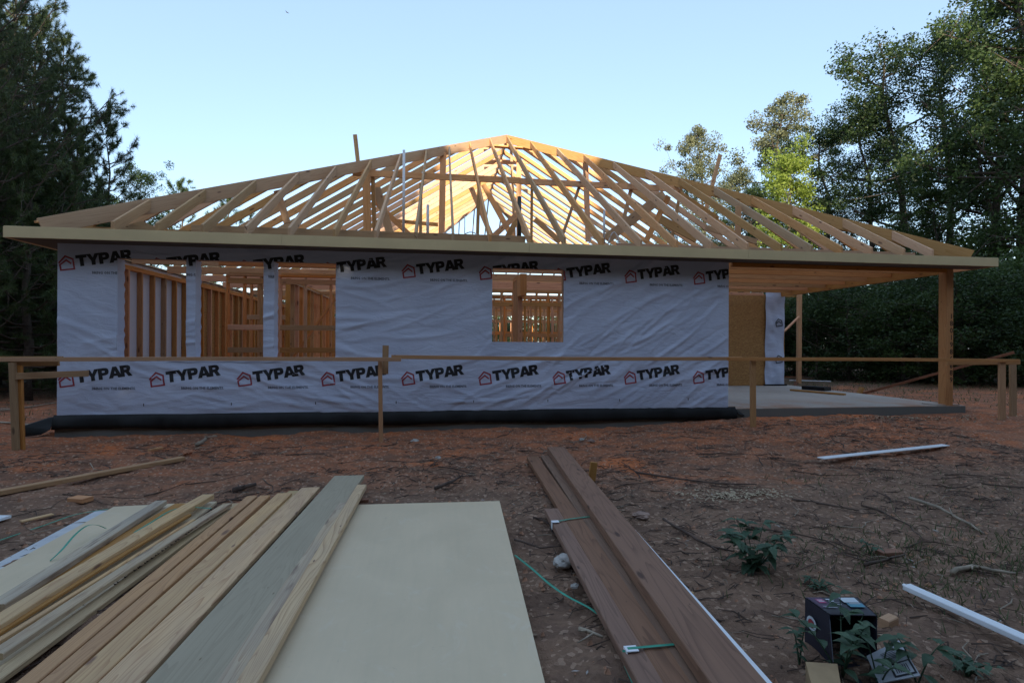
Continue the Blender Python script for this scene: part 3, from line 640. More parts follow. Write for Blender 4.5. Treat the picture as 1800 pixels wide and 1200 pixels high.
N = NT('dusty_blue_panel'); co = N.n('ShaderNodeTexCoord').outputs['Object']; b_ = N.noise(N.scale(co, (1, 6, 1), rot=(0, 0, .6)), 2.2, 6, .7, 1.)
BPANEL = N.out(N.mix(N.mapr(b_, .35, .65), (.46, .47, .50), (.60, .60, .60)), .5)
p0 = PZ(878, 880, -.305); p1 = PZ(958, 1200, -.305); dr = (p1-p0).normalized(); nr = Vector((dr.y, -dr.x, 0)).normalized()
if nr.x > 0: nr = -nr
sheet([p0, p0+nr*1.22, p0+nr*1.22+dr*3.05, p0+dr*3.05][::-1], -.305, .035, PANEL, 'large pale beige primed panel lying flat in the middle foreground')
q0 = PZ(200, 890, -.315); q1 = PZ(0, 1000, -.315); d2 = (q1-q0).normalized(); n2 = Vector((-d2.y, d2.x, 0))
if n2.x < 0: n2 = -n2
sheet([q0, q0+d2*2.6, q0+d2*2.6+n2*.8, q0+n2*.8], -.315, .02, PANEL, 'beige panel half under the loose planks at the left')
q0 = PZ(168, 897, -.335); sheet([q0, q0+d2*2.5, q0+d2*2.5+n2*.5, q0+n2*.5], -.337, .018, BPANEL, 'bluish white dusty panel lying beneath the beige panel at the left edge')
q0 = PZ(20, 905, -.32); sheet([q0, q0+Vector((-.8, .12, 0)), q0+Vector((-.86, -.1, 0)), q0+Vector((-.05, -.22, 0))], -.32, .02, WHITE, 'white panel scrap at the left edge behind the planks', 'sheet_scrap')
G = 'loose planks piled at the left'
zt = -.255
plank(283, 879, -10, 1062, .09, zt, .04, W_GREY, 'grey weathered stud, leftmost of the pile, lying over the left beige panel', .7, group=G)
plank(322, 884, -10, 1080, .14, -.295, .038, W_STAKE, 'brownish stud lying low between the leftmost grey stud and the next one', .4, group=G)
plank(366, 868, -20, 1098, .10, zt+.02, .045, W_PALE, 'pale stud with square far end, second from the left of the pile', .75, bow=.01, group=G)
plank(333, 903, -20, 1120, .03, -.26, .02, W_STAKE, 'thin brown lath just right of the second stud', .4, bow=.01, group=G)
plank(340, 912, -20, 1134, .03, -.265, .02, W_PALE, 'thin pale lath beside the brown lath in the pile', .9, group=G)
plank(400, 884, -10, 1148, .07, -.245, .03, W_GREY, 'grey edging strip with a jagged dark bark edge', .95, bow=.012, group=G)
plank(412, 884, -20, 1195, .08, -.29, .03, W_PALE, 'pale board lying under the strip with bark edge', .3, group=G)
plank(443, 871, 44, 1200, .085, -.272, .035, W_ORG, 'orange brown plank just right of the boards under the bark edged strip', .45, ext=1.25, group=G)
plank(466, 870, 86, 1200, .085, -.262, .04, W_ORG, 'orange tan plank left of the plank with swirling grain', .45, ext=1.25, group=G)
plank(500, 868, 96, 1215, .10, -.30, .035, W_ORG, 'long orange plank with dark knots lying under the swirl grained plank', .3, ext=1.1, group=G)
plank(500, 866, 139, 1200, .125, -.262, .036, W_PALE, 'wide pale plank with swirling grain pattern', .9, ext=1.25, group=G)
plank(516, 862, 168, 1200, .09, -.285, .036, W_PALE, 'greenish pale plank mostly hidden under its neighbours', .2, ext=1.25, group=G)
plank(546, 856, 207, 1200, .165, -.256, .036, W_PALE, 'yellowish plank along the left edge of the green treated board', 1., ext=1.25, group=G)
plank(614, 835, 318, 1200, .292, -.245, .038, W_TREAT, 'wide green treated board, the widest of the pile', .6, bow=-.008, ext=1.3, group=G)
plank(622, 857, 398, 1200, .09, -.25, .06, W_GREY, 'whitish grey stud with bark stains between treated board and beige panel', .9, ext=1.3, group=G)
plank(636, 851, 432, 1200, .085, -.232, .045, W_PALE, 'pale stud whose edge lies on the left side of the big beige panel', .7, ext=1.3, group=G)
plank(648, 876, 600, 878, .05, -.3, .03, W_BRN, 'short brown stick at the far left corner of the big beige panel', .9, n=1)
m_ = MB(); a = PZ(372, 905, -.245); b_ = PZ(150, 1060, -.245)
for i in range(26):
    t = random.random()**.8*.85; c = a+(b_-a)*t; flk = .010+.010*random.random(); m_.add([c+Vector((0, 0, .002)), c+Vector((flk, -.008, .004)), c+Vector((flk*1.1, .006, .0)), c+Vector((.002, .010, -.012))], [(0, 1, 2, 3)])
for o in list(C.objects):
    if o.get('label') == 'grey edging strip with a jagged dark bark edge': q_ = m_.build('bark_edge', BARK, o); q_.location = -o.location
plank(-40, 868, 322, 802, .09, -.30, .045, W_STAKE, 'single long stud lying alone across the clay at the left', .45)
plank(128, 872, 155, 874, .10, -.31, .04, W_IN, 'small square block on the clay at the left', .6, n=1, cat='wood block', name='wood_block')
plank(262, 789, 285, 785, .05, -.29, .03, W_ORG, 'short wooden off-cut near the slab at the left', .6, n=1, cat='wood block', name='wood_block')
plank(1545, 968, 1580, 966, .07, -.33, .03, W_BRN, 'brown off-cut in the twigs at the right', .9, n=1, cat='wood block', name='wood_block')
plank(1553, 1088, 1570, 1080, .05, -.31, .05, W_STAKE, 'small cube of wood right of the black carton', .7, n=1, cat='wood block', name='wood_block')
plank(36, 915, 92, 902, .05, -.33, .012, W_PALE, 'pale splinter board left of the planks', .9, n=1)
# strapped bundle
bun = empty('lumber_bundle', tuple(PZ(1040, 950, -.36))); tag(bun, 'strapped bundle of three wet brown boards lying away from the camera', 'lumber bundle')
def bpl(u1, v1, u2, v2, wd, zt, th, tint, ext=1.2):
    a = PZ(u1, v1, zt); b_ = PZ(u2, v2, zt); b_ = a+(b_-a)*ext; m_ = MB(); board(m_, a-Vector((0, 0, th/2)), b_-Vector((0, 0, th/2)), wd, th, (0, 0, 1), ch=.004, n=10, tint=tint); return under(bun, 'board', m_, W_BRN)
zb1 = -.27
bpl(970, 893, 1150, 1200, .125, zb1-.004, .045, .7); bpl(936, 802, 1199, 1200, .14, zb1, .045, .5); bpl(960, 800, 1245, 1200, .135, zb1+.002, .045, .3)
def strap(par, pts, wd=.016, name='strap'):
    m_ = MB(); P = [Vector(p) for p in pts]; v = []; f = []
    for i, p in enumerate(P):
        d = (P[min(i+1, len(P)-1)]-P[max(i-1, 0)]); s_ = Vector((-d.y, d.x, 0)); s_ = s_.normalized() if s_.length > 1e-5 else Vector((0, 1, 0)); v += [p+s_*wd/2, p-s_*wd/2, p-s_*wd/2+Vector((0, 0, -.001)), p+s_*wd/2+Vector((0, 0, -.001))]
    for i in range(len(P)-1):
        for a_, b2 in ((0, 1), (1, 2), (2, 3), (3, 0)): f.append((i*4+a_, i*4+b2, i*4+4+b2, i*4+4+a_))
    m_.add(v, f)
    if par is None: return m_.build(name, STRAP, None, True, origin=tuple(P[0]))
    return under(par, name, m_, STRAP, True)
def guard(p, s):
    m_ = MB(); p = Vector(p); bx(m_, p+Vector((-.006, -.022*s, .0)), p+Vector((.045*s, .022*s, .005))); bx(m_, p+Vector((-.011, -.022*s, -.05)), p+Vector((-.0065, .022*s, .005))); under(bun, 'corner_guard', m_, WHITE)
a = PZ(972, 917, zb1+.003); c = PZ(1042, 907, zb1+.006); strap(bun, [a+(c-a)*t+Vector((0, 0, .006*math.sin(3*t))) for t in np.linspace(0, 1, 6)]); guard(a+Vector((0, 0, .0)), 1)
a = PZ(1103, 1141, zb1+.003); c = PZ(1204, 1132, zb1+.006); strap(bun, [a+(c-a)*t+Vector((0, 0, .006)) for t in np.linspace(0, 1, 6)]); guard(a+Vector((0, 0, .0)), 1.)
strap(bun, [a+Vector((-.016, 0, .0)), a+Vector((-.02, -.03, -.05)), a+Vector((-.01, -.12, -.085)), a+Vector((.0, -.3, -.09))])
def flat_plank(name, label, u1, v1, u2, v2, wd, zt, th, mat, ext, tint, par=None): return plank(u1, v1, u2, v2, wd, zt, th, mat, label, tint, name=name, ext=ext)
flat_plank('plank', 'dark wide brown plank resting on the right side of the strapped bundle', 977, 785, 1300, 1200, .215, -.195, .07, W_BRN, 1.2, .6)
flat_plank('trim_strip', 'long thin white trim strip along the right edge of the dark wide plank', 1074, 886, 1352, 1200, .035, -.24, .02, WHITE, 1.1, .5)
flat_plank('trim_strip', 'flat white trim strip lying alone on the red clay at the right', 1443, 804, 1662, 781, .10, -.27, .012, WHITE, 1., .5)
tr_ = flat_plank('trim_strip', 'thick bluish white trim with a groove running out of the right edge', 1594, 1026, 1800, 1117, .06, -.275, .03, WHITE, 1.25, .5)
a = PZ(1588, 1027, -.295); b_ = a+(PZ(1790, 1122, -.295)-a)*1.25; m_ = MB(); board(m_, a, b_, .02, .012, (0, 0, 1)); o = m_.build('groove_lip', WHITE, tr_); o.location = -tr_.location
m_ = MB(); board(m_, PZ(1038, 852, -.36)-Vector((0, 0, .05)), PY(1044, 812, PZ(1038, 852, -.36).y), .07, .04, (0, 1, 0), tint=.4); tag(m_.build('wood_stake', W_STAKE, None, origin=tuple(PZ(1038, 852, -.36))), 'short orange stake leaning out of the clay right of the dark plank', 'stake')
m_ = MB(); board(m_, PZ(1216, 1062, -.36), PZ(1212, 1040, -.30), .04, .03, (0, 1, 0), tint=.9); tag(m_.build('wood_stake', W_PALE, None, origin=tuple(PZ(1216, 1062, -.36))), 'small pale peg beside the thin white trim strip', 'stake')
def strapthing(pix, lab, z=-.33, wd=.016):
    P = [PZ(u, v, z + (dz[0] if dz else 0)) for u, v, *dz in pix]; Q = []
    for i in range(len(P)-1):
        for t in (0, .25, .5, .75): 
            p_, q_ = P[i], P[i+1]; Q.append(p_+(q_-p_)*t)
    Q.append(P[-1])
    for _ in range(3): Q = [Q[0]]+[(Q[i-1]+Q[i]*2+Q[i+1])/4 for i in range(1, len(Q)-1)]+[Q[-1]]
    tag(strap(None, Q, wd, 'loose_strap'), lab, 'strap')
strapthing([(905, 975), (935, 998, .03), (970, 1030, .04), (1005, 1052, .04), (1037, 1067, .02), (1060, 1085), (1078, 1105)], 'loose green strap curling on the ground beside the strapped bundle')
strapthing([(88, 985, .0), (110, 965, .05), (130, 940, .09), (152, 922, .10), (170, 921, .08), (186, 928, .02)], 'green strap curling up over the beige panel at the left', -.31, .014)
strapthing([(-10, 952), (40, 935), (80, 922), (130, 903), (190, 894)], 'green strap lying on the clay at the left edge', -.335)
strapthing([(236, 935), (270, 915), (300, 895), (330, 890), (372, 893)], 'green strap caught between the grey studs at the left', -.25)
# carton
N = NT('carton_print'); co = N.n('ShaderNodeTexCoord').outputs['Object']; cn = N.noise(co, 8, 5, .6)
CART = N.out(N.mix(cn, (.012, .013, .022), (.035, .035, .055)), .45); CARTV = simple('purple_print', (.06, .03, .07), .5); CYAN = simple('cyan_print', (.08, .28, .38), .5); PINK = simple('magenta_print', (.38, .05, .15), .5)
LBL = simple('white_label', (.55, .60, .65), .5); CARD = simple('cardboard', (.36, .24, .13), .85, .15, 12.); GREYC = simple('grey_print', (.34, .35, .38), .6)
bl, br, fr, fl = PZ(1415, 1049, -.13), PZ(1507, 1049, -.13), PZ(1542, 1081, -.13), PZ(1458, 1079, -.13)
box = empty('carton', (bl.x, bl.y, -.36)); tag(box, 'black printed carton on its side with open end behind the weed', 'carton')
def quadslab(pts, th, name, mat, par):
    m_ = MB(); P = [Vector(p) for p in pts]; n_ = (P[1]-P[0]).cross(P[2]-P[0]).normalized()*th
    m_.add(P+[p-n_ for p in P], [(0, 1, 2, 3), (7, 6, 5, 4), (0, 4, 5, 1), (1, 5, 6, 2), (2, 6, 7, 3), (3, 7, 4, 0)]); return under(par, name, m_, mat) if par is not None else m_
dn = Vector((0, 0, -.225))
tp_ = quadslab([fl, fr, br, bl], .004, 'top_panel', CART, box); quadslab([bl, bl+dn, fl+dn, fl], .004, 'side_panel', CART, box); quadslab([fr, fr+dn, br+dn, br], .004, 'side_panel', CART, box)
quadslab([br, br+dn, bl+dn, bl], .004, 'back_panel', CART, box); quadslab([fl+dn, fr+dn, br+dn, bl+dn], .004, 'bottom_panel', CART, box)
quadslab([fl+Vector((-.004, -.004, -.02)), fl+dn*.9, fl+dn*1.+Vector((-.10, -.16, .0)), fl+Vector((-.10, -.14, -.12))], .003, 'flap', CART, box)
quadslab([fr+dn, fr+dn+Vector((.0, -.14, -.0)), fl+dn+Vector((.02, -.16, .0)), fl+dn], .003, 'flap', CART, box)
def onq(A, B, C_, D_, s0, s1, t0, t1, mat, name, lift, par):  # patch on a quad
    f = lambda s_, t: (A*(1-s_)+B*s_)*(1-t)+(D_*(1-s_)+C_*s_)*t
    m_ = MB(); P = [f(s0, t0), f(s1, t0), f(s1, t1), f(s0, t1)]; n_ = (B-A).cross(D_-A).normalized()*lift; m_.add([p+n_ for p in P], [(0, 1, 2, 3)]); return under(par, name, m_, mat)
onq(fl, fr, br, bl, .02, .30, .35, .97, CARTV, 'purple_patch', .0015, box)
for q, (s0, s1, t0, t1, mm) in enumerate([(.12, .26, .62, .85, PINK), (.14, .24, .78, .81, LBL), (.14, .25, .70, .74, LBL), (.32, .48, .80, .85, LBL), (.34, .44, .70, .75, LBL), (.08, .30, .40, .42, LBL), (.10, .34, .33, .35, LBL), (.34, .5, .5, .52, LBL), (.60, .90, .62, .90, LBL), (.62, .92, .36, .58, CYAN), (.3, .5, .6, .61, LBL), (.66, .88, .52, .56, LBL)]):
    onq(fl, fr, br, bl, s0, s1, t0, t1, mm, 'printed_patch', .003+.0004*q, box)
A_, B_, C_, D_ = fl+dn*.8, bl+dn*.9, bl, fl
onq(fl, bl, bl+dn, fl+dn, .15, .9, .15, .85, CYAN, 'printed_patch', -.003, box)
m_ = MB(); c0 = (fl*.35+bl*.65)+dn*.42+Vector((-.009, 0, 0)); pts = [c0+((bl-fl).normalized()*math.cos(t)+Vector((0, 0, 1))*math.sin(t))*.032 for t in np.linspace(0, 2*math.pi, 17)[:-1]]; m_.add(pts, [tuple(range(16))]); under(box, 'round_logo', m_, LBL)
m_ = MB(); pts = [c0+Vector((-.002, 0, 0))+((bl-fl).normalized()*math.cos(t)+Vector((0, 0, 1))*math.sin(t))*.02 for t in np.linspace(0, 2*math.pi, 17)[:-1]]; m_.add(pts, [tuple(range(16))]); under(box, 'round_logo', m_, RED)
# flattened packaging card
pk = empty('packaging_card', tuple(PZ(1560, 1150, -.33))); tag(pk, 'flattened grey printed packaging card beside the open carton', 'packaging')
k1, k2, k3, k4 = PZ(1523, 1152, -.28), PZ(1580, 1124, -.24), PZ(1618, 1186, -.26), PZ(1545, 1200, -.31)
quadslab([k4, k3, k2, k1], .004, 'card', GREYC, pk)
onq(k4, k3, k2, k1, .42, .97, .06, .45, INK, 'printed_frame', .002, pk); onq(k4, k3, k2, k1, .47, .92, .10, .41, GREYC, 'printed_frame', .003, pk)
for i in range(7): onq(k4, k3, k2, k1, .52+.05*i, .54+.05*i, .14, .36, INK, 'printed_line', .004, pk)
for i in range(4): onq(k4, k3, k2, k1, .05+.08*i, .10+.08*i, .30, .40, INK, 'printed_line', .002, pk)
for i in range(6): onq(k4, k3, k2, k1, .35, .75, .60+.045*i, .615+.045*i, INK, 'printed_line', .002, pk)
cb = empty('cardboard_scrap', tuple(PZ(1430, 1190, -.30))); tag(cb, 'tan cardboard scrap standing in front of the carton', 'cardboard')
c1, c2, c3, c4 = PZ(1416, 1162, -.22), PZ(1472, 1166, -.22), PZ(1480, 1215, -.25), PZ(1430, 1215, -.25)
quadslab([c4, c3, c2, c1], .004, 'panel', CARD, cb); quadslab([c1, c1+Vector((0, 0, -.12)), c4+Vector((0, 0, -.12)), c4], .004, 'panel', CARD, cb)
# ------------------------------------------------------------------ stones, sticks, litter
def rock(u, v, r, lab, mat=ROCK, z=-.35, sq=.6):
    p = PZ(u, v, z); bmm = bmesh.new(); bmesh.ops.create_icosphere(bmm, subdivisions=3, radius=r)
    s = random.random()*99
    for q in bmm.verts:
        c = q.co.normalized(); k = 1+.5*(float(vnoise(c.x*2+s, c.y*2+c.z*3, 8))-.5)+.25*(float(vnoise(c.x*5+s, c.y*5-c.z*4, 9))-.5); q.co *= k; q.co.z *= sq; q.co.x *= 1.25
    me = bpy.data.meshes.new('rock'); bmm.to_mesh(me); bmm.free(); me.materials.append(mat); o = bpy.data.objects.new('rock', me); C.objects.link(o); o.location = p+Vector((0, 0, r*.3)); o.rotation_euler = (0, 0, s); tag(o, lab, 'rock')
CLAY = simple('clay_lump', (.36, .15, .08), .95, .3, 14., .6); CLOD = simple('clod', (.42, .22, .135), .95, .4, 9., .6); CLAYP = simple('pinkish_stone', (.30, .20, .16), .95, .3, 14., .6)
rock(991, 990, .06, 'pale grey rock left of the strapped bundle'); rock(1010, 1031, .022, 'small grey stone in front of the pale rock'); rock(1126, 909, .06, 'pinkish flat stone right of the dark plank', CLAYP, sq=.4)
rock(1312, 770, .05, 'grey stone near the foot of the right stake'); rock(729, 779, .05, 'small whitish stone near the centre stake', ROCK, -.33, .9); rock(770, 806, .035, 'grey pebble below the whitish stone', ROCK); rock(862, 761, .08, 'orange clay lump by the slab under the wall centre', CLAY, -.31)
rock(330, 797, .05, 'reddish clay lump at the end of the lone stud', CLAY, -.32); rock(1000, 771, .05, 'orange clay lump right of centre near the slab', CLAY, -.31, .5); rock(1022, 773, .035, 'white pebble beside the clay lump', ROCK, -.31)
rock(1040, 776, .04, 'brown pebble right of the white pebble', CLAYP, -.31)
def stick(pix, r, lab, mat=TWIG, z=-.34):
    P = [PZ(u, v, z)+Vector((0, 0, random.uniform(0, .02))) for u, v in pix]; Q = []
    for i in range(len(P)-1):
        for t in (0, .33, .66): Q.append(P[i]+(P[i+1]-P[i])*t+Vector((random.gauss(0, r*.35), random.gauss(0, r*.35), 0)))
    Q.append(P[-1]); m_ = MB(); n = len(Q); tube(m_, Q, [r*(1-.6*i/n) for i in range(n)], 7)
    for k in range(2):
        i = random.randint(1, n-2); e = Q[i]+Vector((random.gauss(0, .09), random.gauss(0, .09), .03)); tube(m_, [Q[i], e], [r*.5, r*.2], 5)
    tag(m_.build('stick', mat, None, True, origin=tuple(P[0])), lab, 'stick')
stick([(1390, 878), (1430, 882), (1470, 893), (1510, 898)], .012, 'thin crooked stick on the clay between the saw dust and the trim')
stick([(1600, 876), (1650, 895), (1690, 915), (1730, 938)], .016, 'long straight stick at the right with a pale bare end', TWIGP); stick([(1670, 1006), (1710, 998), (1745, 1004), (1785, 1010)], .017, 'bent bare branch just above the thick white trim', TWIGP)
stick([(1165, 912), (1215, 945), (1250, 962), (1290, 972)], .012, 'dark root from the bundle to the leafy weed'); stick([(905, 952), (950, 964), (1000, 961)], .008, 'thin dark root between beige panel and bundle'); stick([(410, 862), (450, 853)], .03, 'thick short dark stick behind the planks')
stick([(1520, 995), (1560, 985), (1590, 975)], .012, 'dark stick beside the brown off-cut'); stick([(1120, 832), (1190, 842), (1260, 850), (1330, 852)], .012, 'long dark root right of the orange stake'); stick([(1015, 1108), (1060, 1125)], .012, 'short grey stick in front of the small grey stone', TWIGP)
stick([(765, 860), (800, 845), (812, 838)], .018, 'forked dark stick behind the big beige panel'); stick([(0, 742), (40, 745), (64, 752)], .018, 'pale stick at the left behind the fence stake', TWIGP, -.28); stick([(0, 723), (60, 714), (100, 708)], .018, 'pale pole on the red bank at far left', TWIGP, -.28)
stick([(345, 782), (362, 770), (382, 768)], .03, 'pale split branch near the slab at the left', TWIGP, -.31)
# twig litter (nobody could count it)
m_ = MB(); r_ = random.Random(5)
for k in range(15000):
    x = r_.uniform(-3.5, 13.5); y = -.4-6.6*r_.random()**.9
    if vnoise(x*.9, y*1.2, 21)*.6+vnoise(x*2.6, y*3, 22)*.4 < .52 and r_.random() < .88: continue
    if 4.6 < x < 6.1 and y < -3.4: continue
    L = r_.uniform(.02, .16)*(1.8 if r_.random() < .12 else 1); a_ = r_.gauss(0, .7) if r_.random() < .4 else r_.uniform(0, 6.28); z = gh(x, y)+.004; rr = r_.uniform(.0012, .0048)*(1.25 if y > -3 else 1); kx = r_.gauss(0, .25)
    pts = [(x, y, z), (x+math.cos(a_)*L*.5, y+math.sin(a_)*L*.5, z+r_.uniform(0, .02)), (x+math.cos(a_+kx)*L, y+math.sin(a_+kx)*L, z+r_.uniform(-.005, .015))]
    tube(m_, pts, [rr, rr*.9, rr*.5], 4, mi=1 if r_.random() < .10 else 0, cap=False)
for k in range(170):
    x = r_.uniform(-3.5, 13.5); y = -.5-4.6*r_.random(); a_ = r_.gauss(0, .5); P = []; rr = r_.uniform(.003, .009)
    if 4.6 < x < 6.1 and y < -3.2: continue
    for i in range(r_.randint(5, 10)): P.append((x, y, gh(x, y)+.006+r_.uniform(0, .01))); a_ += r_.gauss(0, .35); st_ = r_.uniform(.07, .12); x += math.cos(a_)*st_; y += math.sin(a_)*st_
    tube(m_, P, [rr*(1-.7*i/len(P)) for i in range(len(P))], 5, mi=1 if r_.random() < .07 else 0, cap=False)
tag(m_.build('twig_litter', [TWIG, TWIGP]), 'dark roots and twigs scattered all over the red clay', 'twigs', kind='stuff')
CHIP = simple('wood_chip', (.42, .33, .22), .9); DLEAF = simple('dead_leaf', (.22, .15, .10), .9, .4)
m_ = MB()
def flake(mb_, p, s, mi, flat=.3, rr=r_):
    a_ = rr.uniform(0, 6.28); t = rr.uniform(-.5, .5)*flat*2; e = Vector((math.cos(a_), math.sin(a_), t))*s; g = Vector((-math.sin(a_), math.cos(a_), rr.uniform(-.4, .4)*flat))*s*rr.uniform(.25, .6); p = Vector(p)
    mb_.add([p-e, p-g*1.0+Vector((0, 0, .1*s)), p+e, p+g], [(0, 1, 2, 3)], mi=mi, tint=rr.random())
for k in range(1700):
    x = r_.uniform(-3, 13.5); y = -.35-6.2*r_.random()**1.4; flake(m_, (x, y, gh(x, y)+.008), r_.choice((.006, .009, .014, .022)), r_.choice((0, 1, 1, 2)))
for k in range(500):   # saw dust and chips in a patch
    p = PZ(1300, 872, -.36); q = (p.x+r_.gauss(0, .28), p.y+r_.gauss(0, .1)); flake(m_, (q[0], q[1], gh(*q)+.016), r_.uniform(.010, .022), 0, .5)
for k in range(420):
    p = PZ(1640, 752, -.25); q = (p.x+r_.gauss(0, .9), min(-.15, -.45+r_.gauss(0, .13))); flake(m_, (q[0], q[1], gh(*q)+.02), r_.uniform(.01, .03), r_.choice((0, 1, 1)), 1.)
tag(m_.build('wood_chip_litter', [CHIP, DLEAF, ROCK]), 'wood chips, pebbles and dead leaves strewn on the clay', 'debris', kind='stuff')
m_ = MB()
for k in range(8000):
    x = r_.uniform(-3, 14); y = -.3-6.4*r_.random()**1.2; s = r_.choice((.004, .006, .01, .014, .022)); z = gh(x, y)
    v = [(x+s*a_, y+s*b2, z+s*c2) for a_, b2, c2 in ((r_.uniform(-1, -.5), -.6, -.3), (.7, r_.uniform(-1, -.4), -.3), (.9, .6, -.3), (-.6, .8, -.3), (-.3, -.2, r_.uniform(.4, .9)), (.4, .3, r_.uniform(.4, .8)))]
    m_.add(v, [(0, 1, 5, 4), (1, 2, 5), (2, 3, 5), (3, 4, 5), (3, 0, 4)])
tag(m_.build('clod_litter', CLOD), 'small crumbly clods of red clay across the ground', 'clods', kind='stuff')
# ------------------------------------------------------------------ weeds and grass
def leaf_quad(mb_, p, d, L, W, tint, droop=.3):
    p = Vector(p); d = Vector(d).normalized(); s = d.cross(Vector((0, 0, 1))); s = s.normalized() if s.length > .01 else Vector((1, 0, 0)); n_ = s.cross(d)
    pts = []
    for t, w_ in ((0, .08), (.25, .8), (.45, 1.), (.7, .62), (1, .03)):
        c = p+d*L*t+Vector((0, 0, -droop*L*t*t)); j = .12*random.uniform(-1, 1)
        pts += [c-s*W*w_*(1+j)/2+n_*W*.12*w_, c, c+s*W*w_*(1-j)/2+n_*W*.12*w_]
    f = []
    for i in range(4): f += [(i*3, i*3+1, i*3+4, i*3+3), (i*3+1, i*3+2, i*3+5, i*3+4)]
    mb_.add(pts, f, tint=tint)
def weed(u, v, h, ns, L, lab, spread=.18):
    p = PZ(u, v, -.36); o = empty('weed', (p.x, p.y, -.36)); tag(o, lab, 'weed'); st = MB(); lf = MB()
    for k in range(ns):
        a_ = 6.28*k/ns+random.uniform(-.4, .4); tip = p+Vector((math.cos(a_)*spread*random.uniform(.3, 1), math.sin(a_)*spread*random.uniform(.3, 1), h*random.uniform(.7, 1))); P = [p+(tip-p)*t+Vector((0, 0, .03*math.sin(3*t))) for t in np.linspace(0, 1, 6)]
        tube(st, P, [.004*(1-.12*i) for i in range(6)], 5)
        for i in range(1, 6):
            for q in range((1 if i < 4 else 2) + (1 if ns > 8 else 0)):
                b2 = random.uniform(0, 6.28); leaf_quad(lf, P[i], (math.cos(b2), math.sin(b2), random.uniform(.0, .5)), L*random.uniform(.6, 1.1), L*.42, random.random(), .5)
    under(o, 'stem', st, L_WEED); under(o, 'foliage', lf, L_WEED)
weed(1325, 1008, .30, 10, .12, 'bushy leafy weed standing right of the bundle', .24); weed(1480, 1195, .30, 5, .10, 'big toothed weed in front of the black carton', .2); weed(1545, 1208, .22, 3, .09, 'leafy weed in front of the packaging card')
weed(1612, 1205, .2, 2, .10, 'slim weed right of the packaging card', .1); weed(1405, 1170, .17, 2, .06, 'small weed left of the cardboard scrap', .06); weed(1530, 975, .08, 4, .05, 'tiny weed next to the brown off-cut', .08); weed(1440, 1042, .06, 5, .05, 'tiny weed behind the carton', .1); weed(1700, 1190, .08, 6, .06, 'low weed at the lower right corner', .12)
m_ = MB(); r_ = random.Random(9)
for k in range(5200):
    q = r_.random()
    if q < .32: x, y = r_.gauss(9.0, .7), r_.gauss(-5.4, .35)
    elif q < .5: x, y = r_.uniform(-12, -1.2), r_.uniform(1, 9)
    elif q < .9: x, y = r_.uniform(15.5, 26), r_.uniform(1, 8)
    else: x, y = r_.uniform(9, 13), r_.uniform(-5, -3)
    z = gh(x, y); h = r_.uniform(.02, .08)*(1.6 if y > 0 else 1); a_ = r_.uniform(0, 6.28); s = Vector((math.cos(a_), math.sin(a_), 0))*.004*(2 if y > 0 else 1); t = Vector((r_.gauss(0, .5)*h, r_.gauss(0, .5)*h, h)); b2 = Vector((x, y, z)); m_.add([b2-s, b2+s, b2+t], [(0, 1, 2)], tint=r_.random())
tag(m_.build('grass', L_GRASS), 'sparse short grass tufts on the clay and by the wood edge', 'grass', kind='stuff')
# boards behind the porch
def gboard(a, b_, wd, th, mat, lab, name='plank', cat='plank', tint=.4): m_ = MB(); board(m_, a, b_, wd, th, tint=tint); tag(m_.build(name, mat, None, origin=tuple((Vector(a)+Vector(b_))/2)), lab, cat)
gboard(PY(1512, 693, 3.4), PY(1783, 619, 1.2), .035, .06, W_BRN, 'long brown board leaning up to the right end of the fence behind the porch post', tint=.95)
gboard(PY(1509, 694, 3.35), PY(1515, 681, 3.35), .12, .06, W_STAKE, 'short stub at the low end of the leaning board', 'wood_stake', 'stake')
gboard(PZ(1390, 685, .02), PZ(1485, 693, .02), .08, .04, W_STAKE, 'pale stud lying on the slab edge behind the temporary post')
gboard(PY(1395, 686, 6.9), PY(1400, 671, 6.9), .14, .06, W_BRN, 'short brown stub at the foot of the temporary post', 'wood_stake', 'stake', .9)
gboard(PY(1388, 668, 7.6), PY(1460, 670, 7.6), .03, .03, WHITE, 'thin white strip lying behind the porch slab', 'trim_strip', 'trim')
gboard(PZ(1415, 683, .01)+Vector((0, 0, .03)), PZ(1455, 686, .01)+Vector((0, 0, .03)), .3, .1, BLACK, 'black plastic roll lying at the back of the porch slab', 'plastic_roll', 'plastic roll')
# bird
p = PY(503.5, 21, 30); m_ = MB(); m_.add([p+Vector(q) for q in ((-.10, 0, .09), (.02, 0, -.0), (.20, 0, -.10), (.02, .05, -.06), (-.02, -.05, -.02), (.0, .0, .03))], [(0, 5, 1, 3), (1, 2, 3), (0, 4, 3), (1, 5, 4)]); tag(m_.build('bird', BIRD, None, origin=tuple(p)), 'tiny dark bird flying in the blue sky', 'bird')
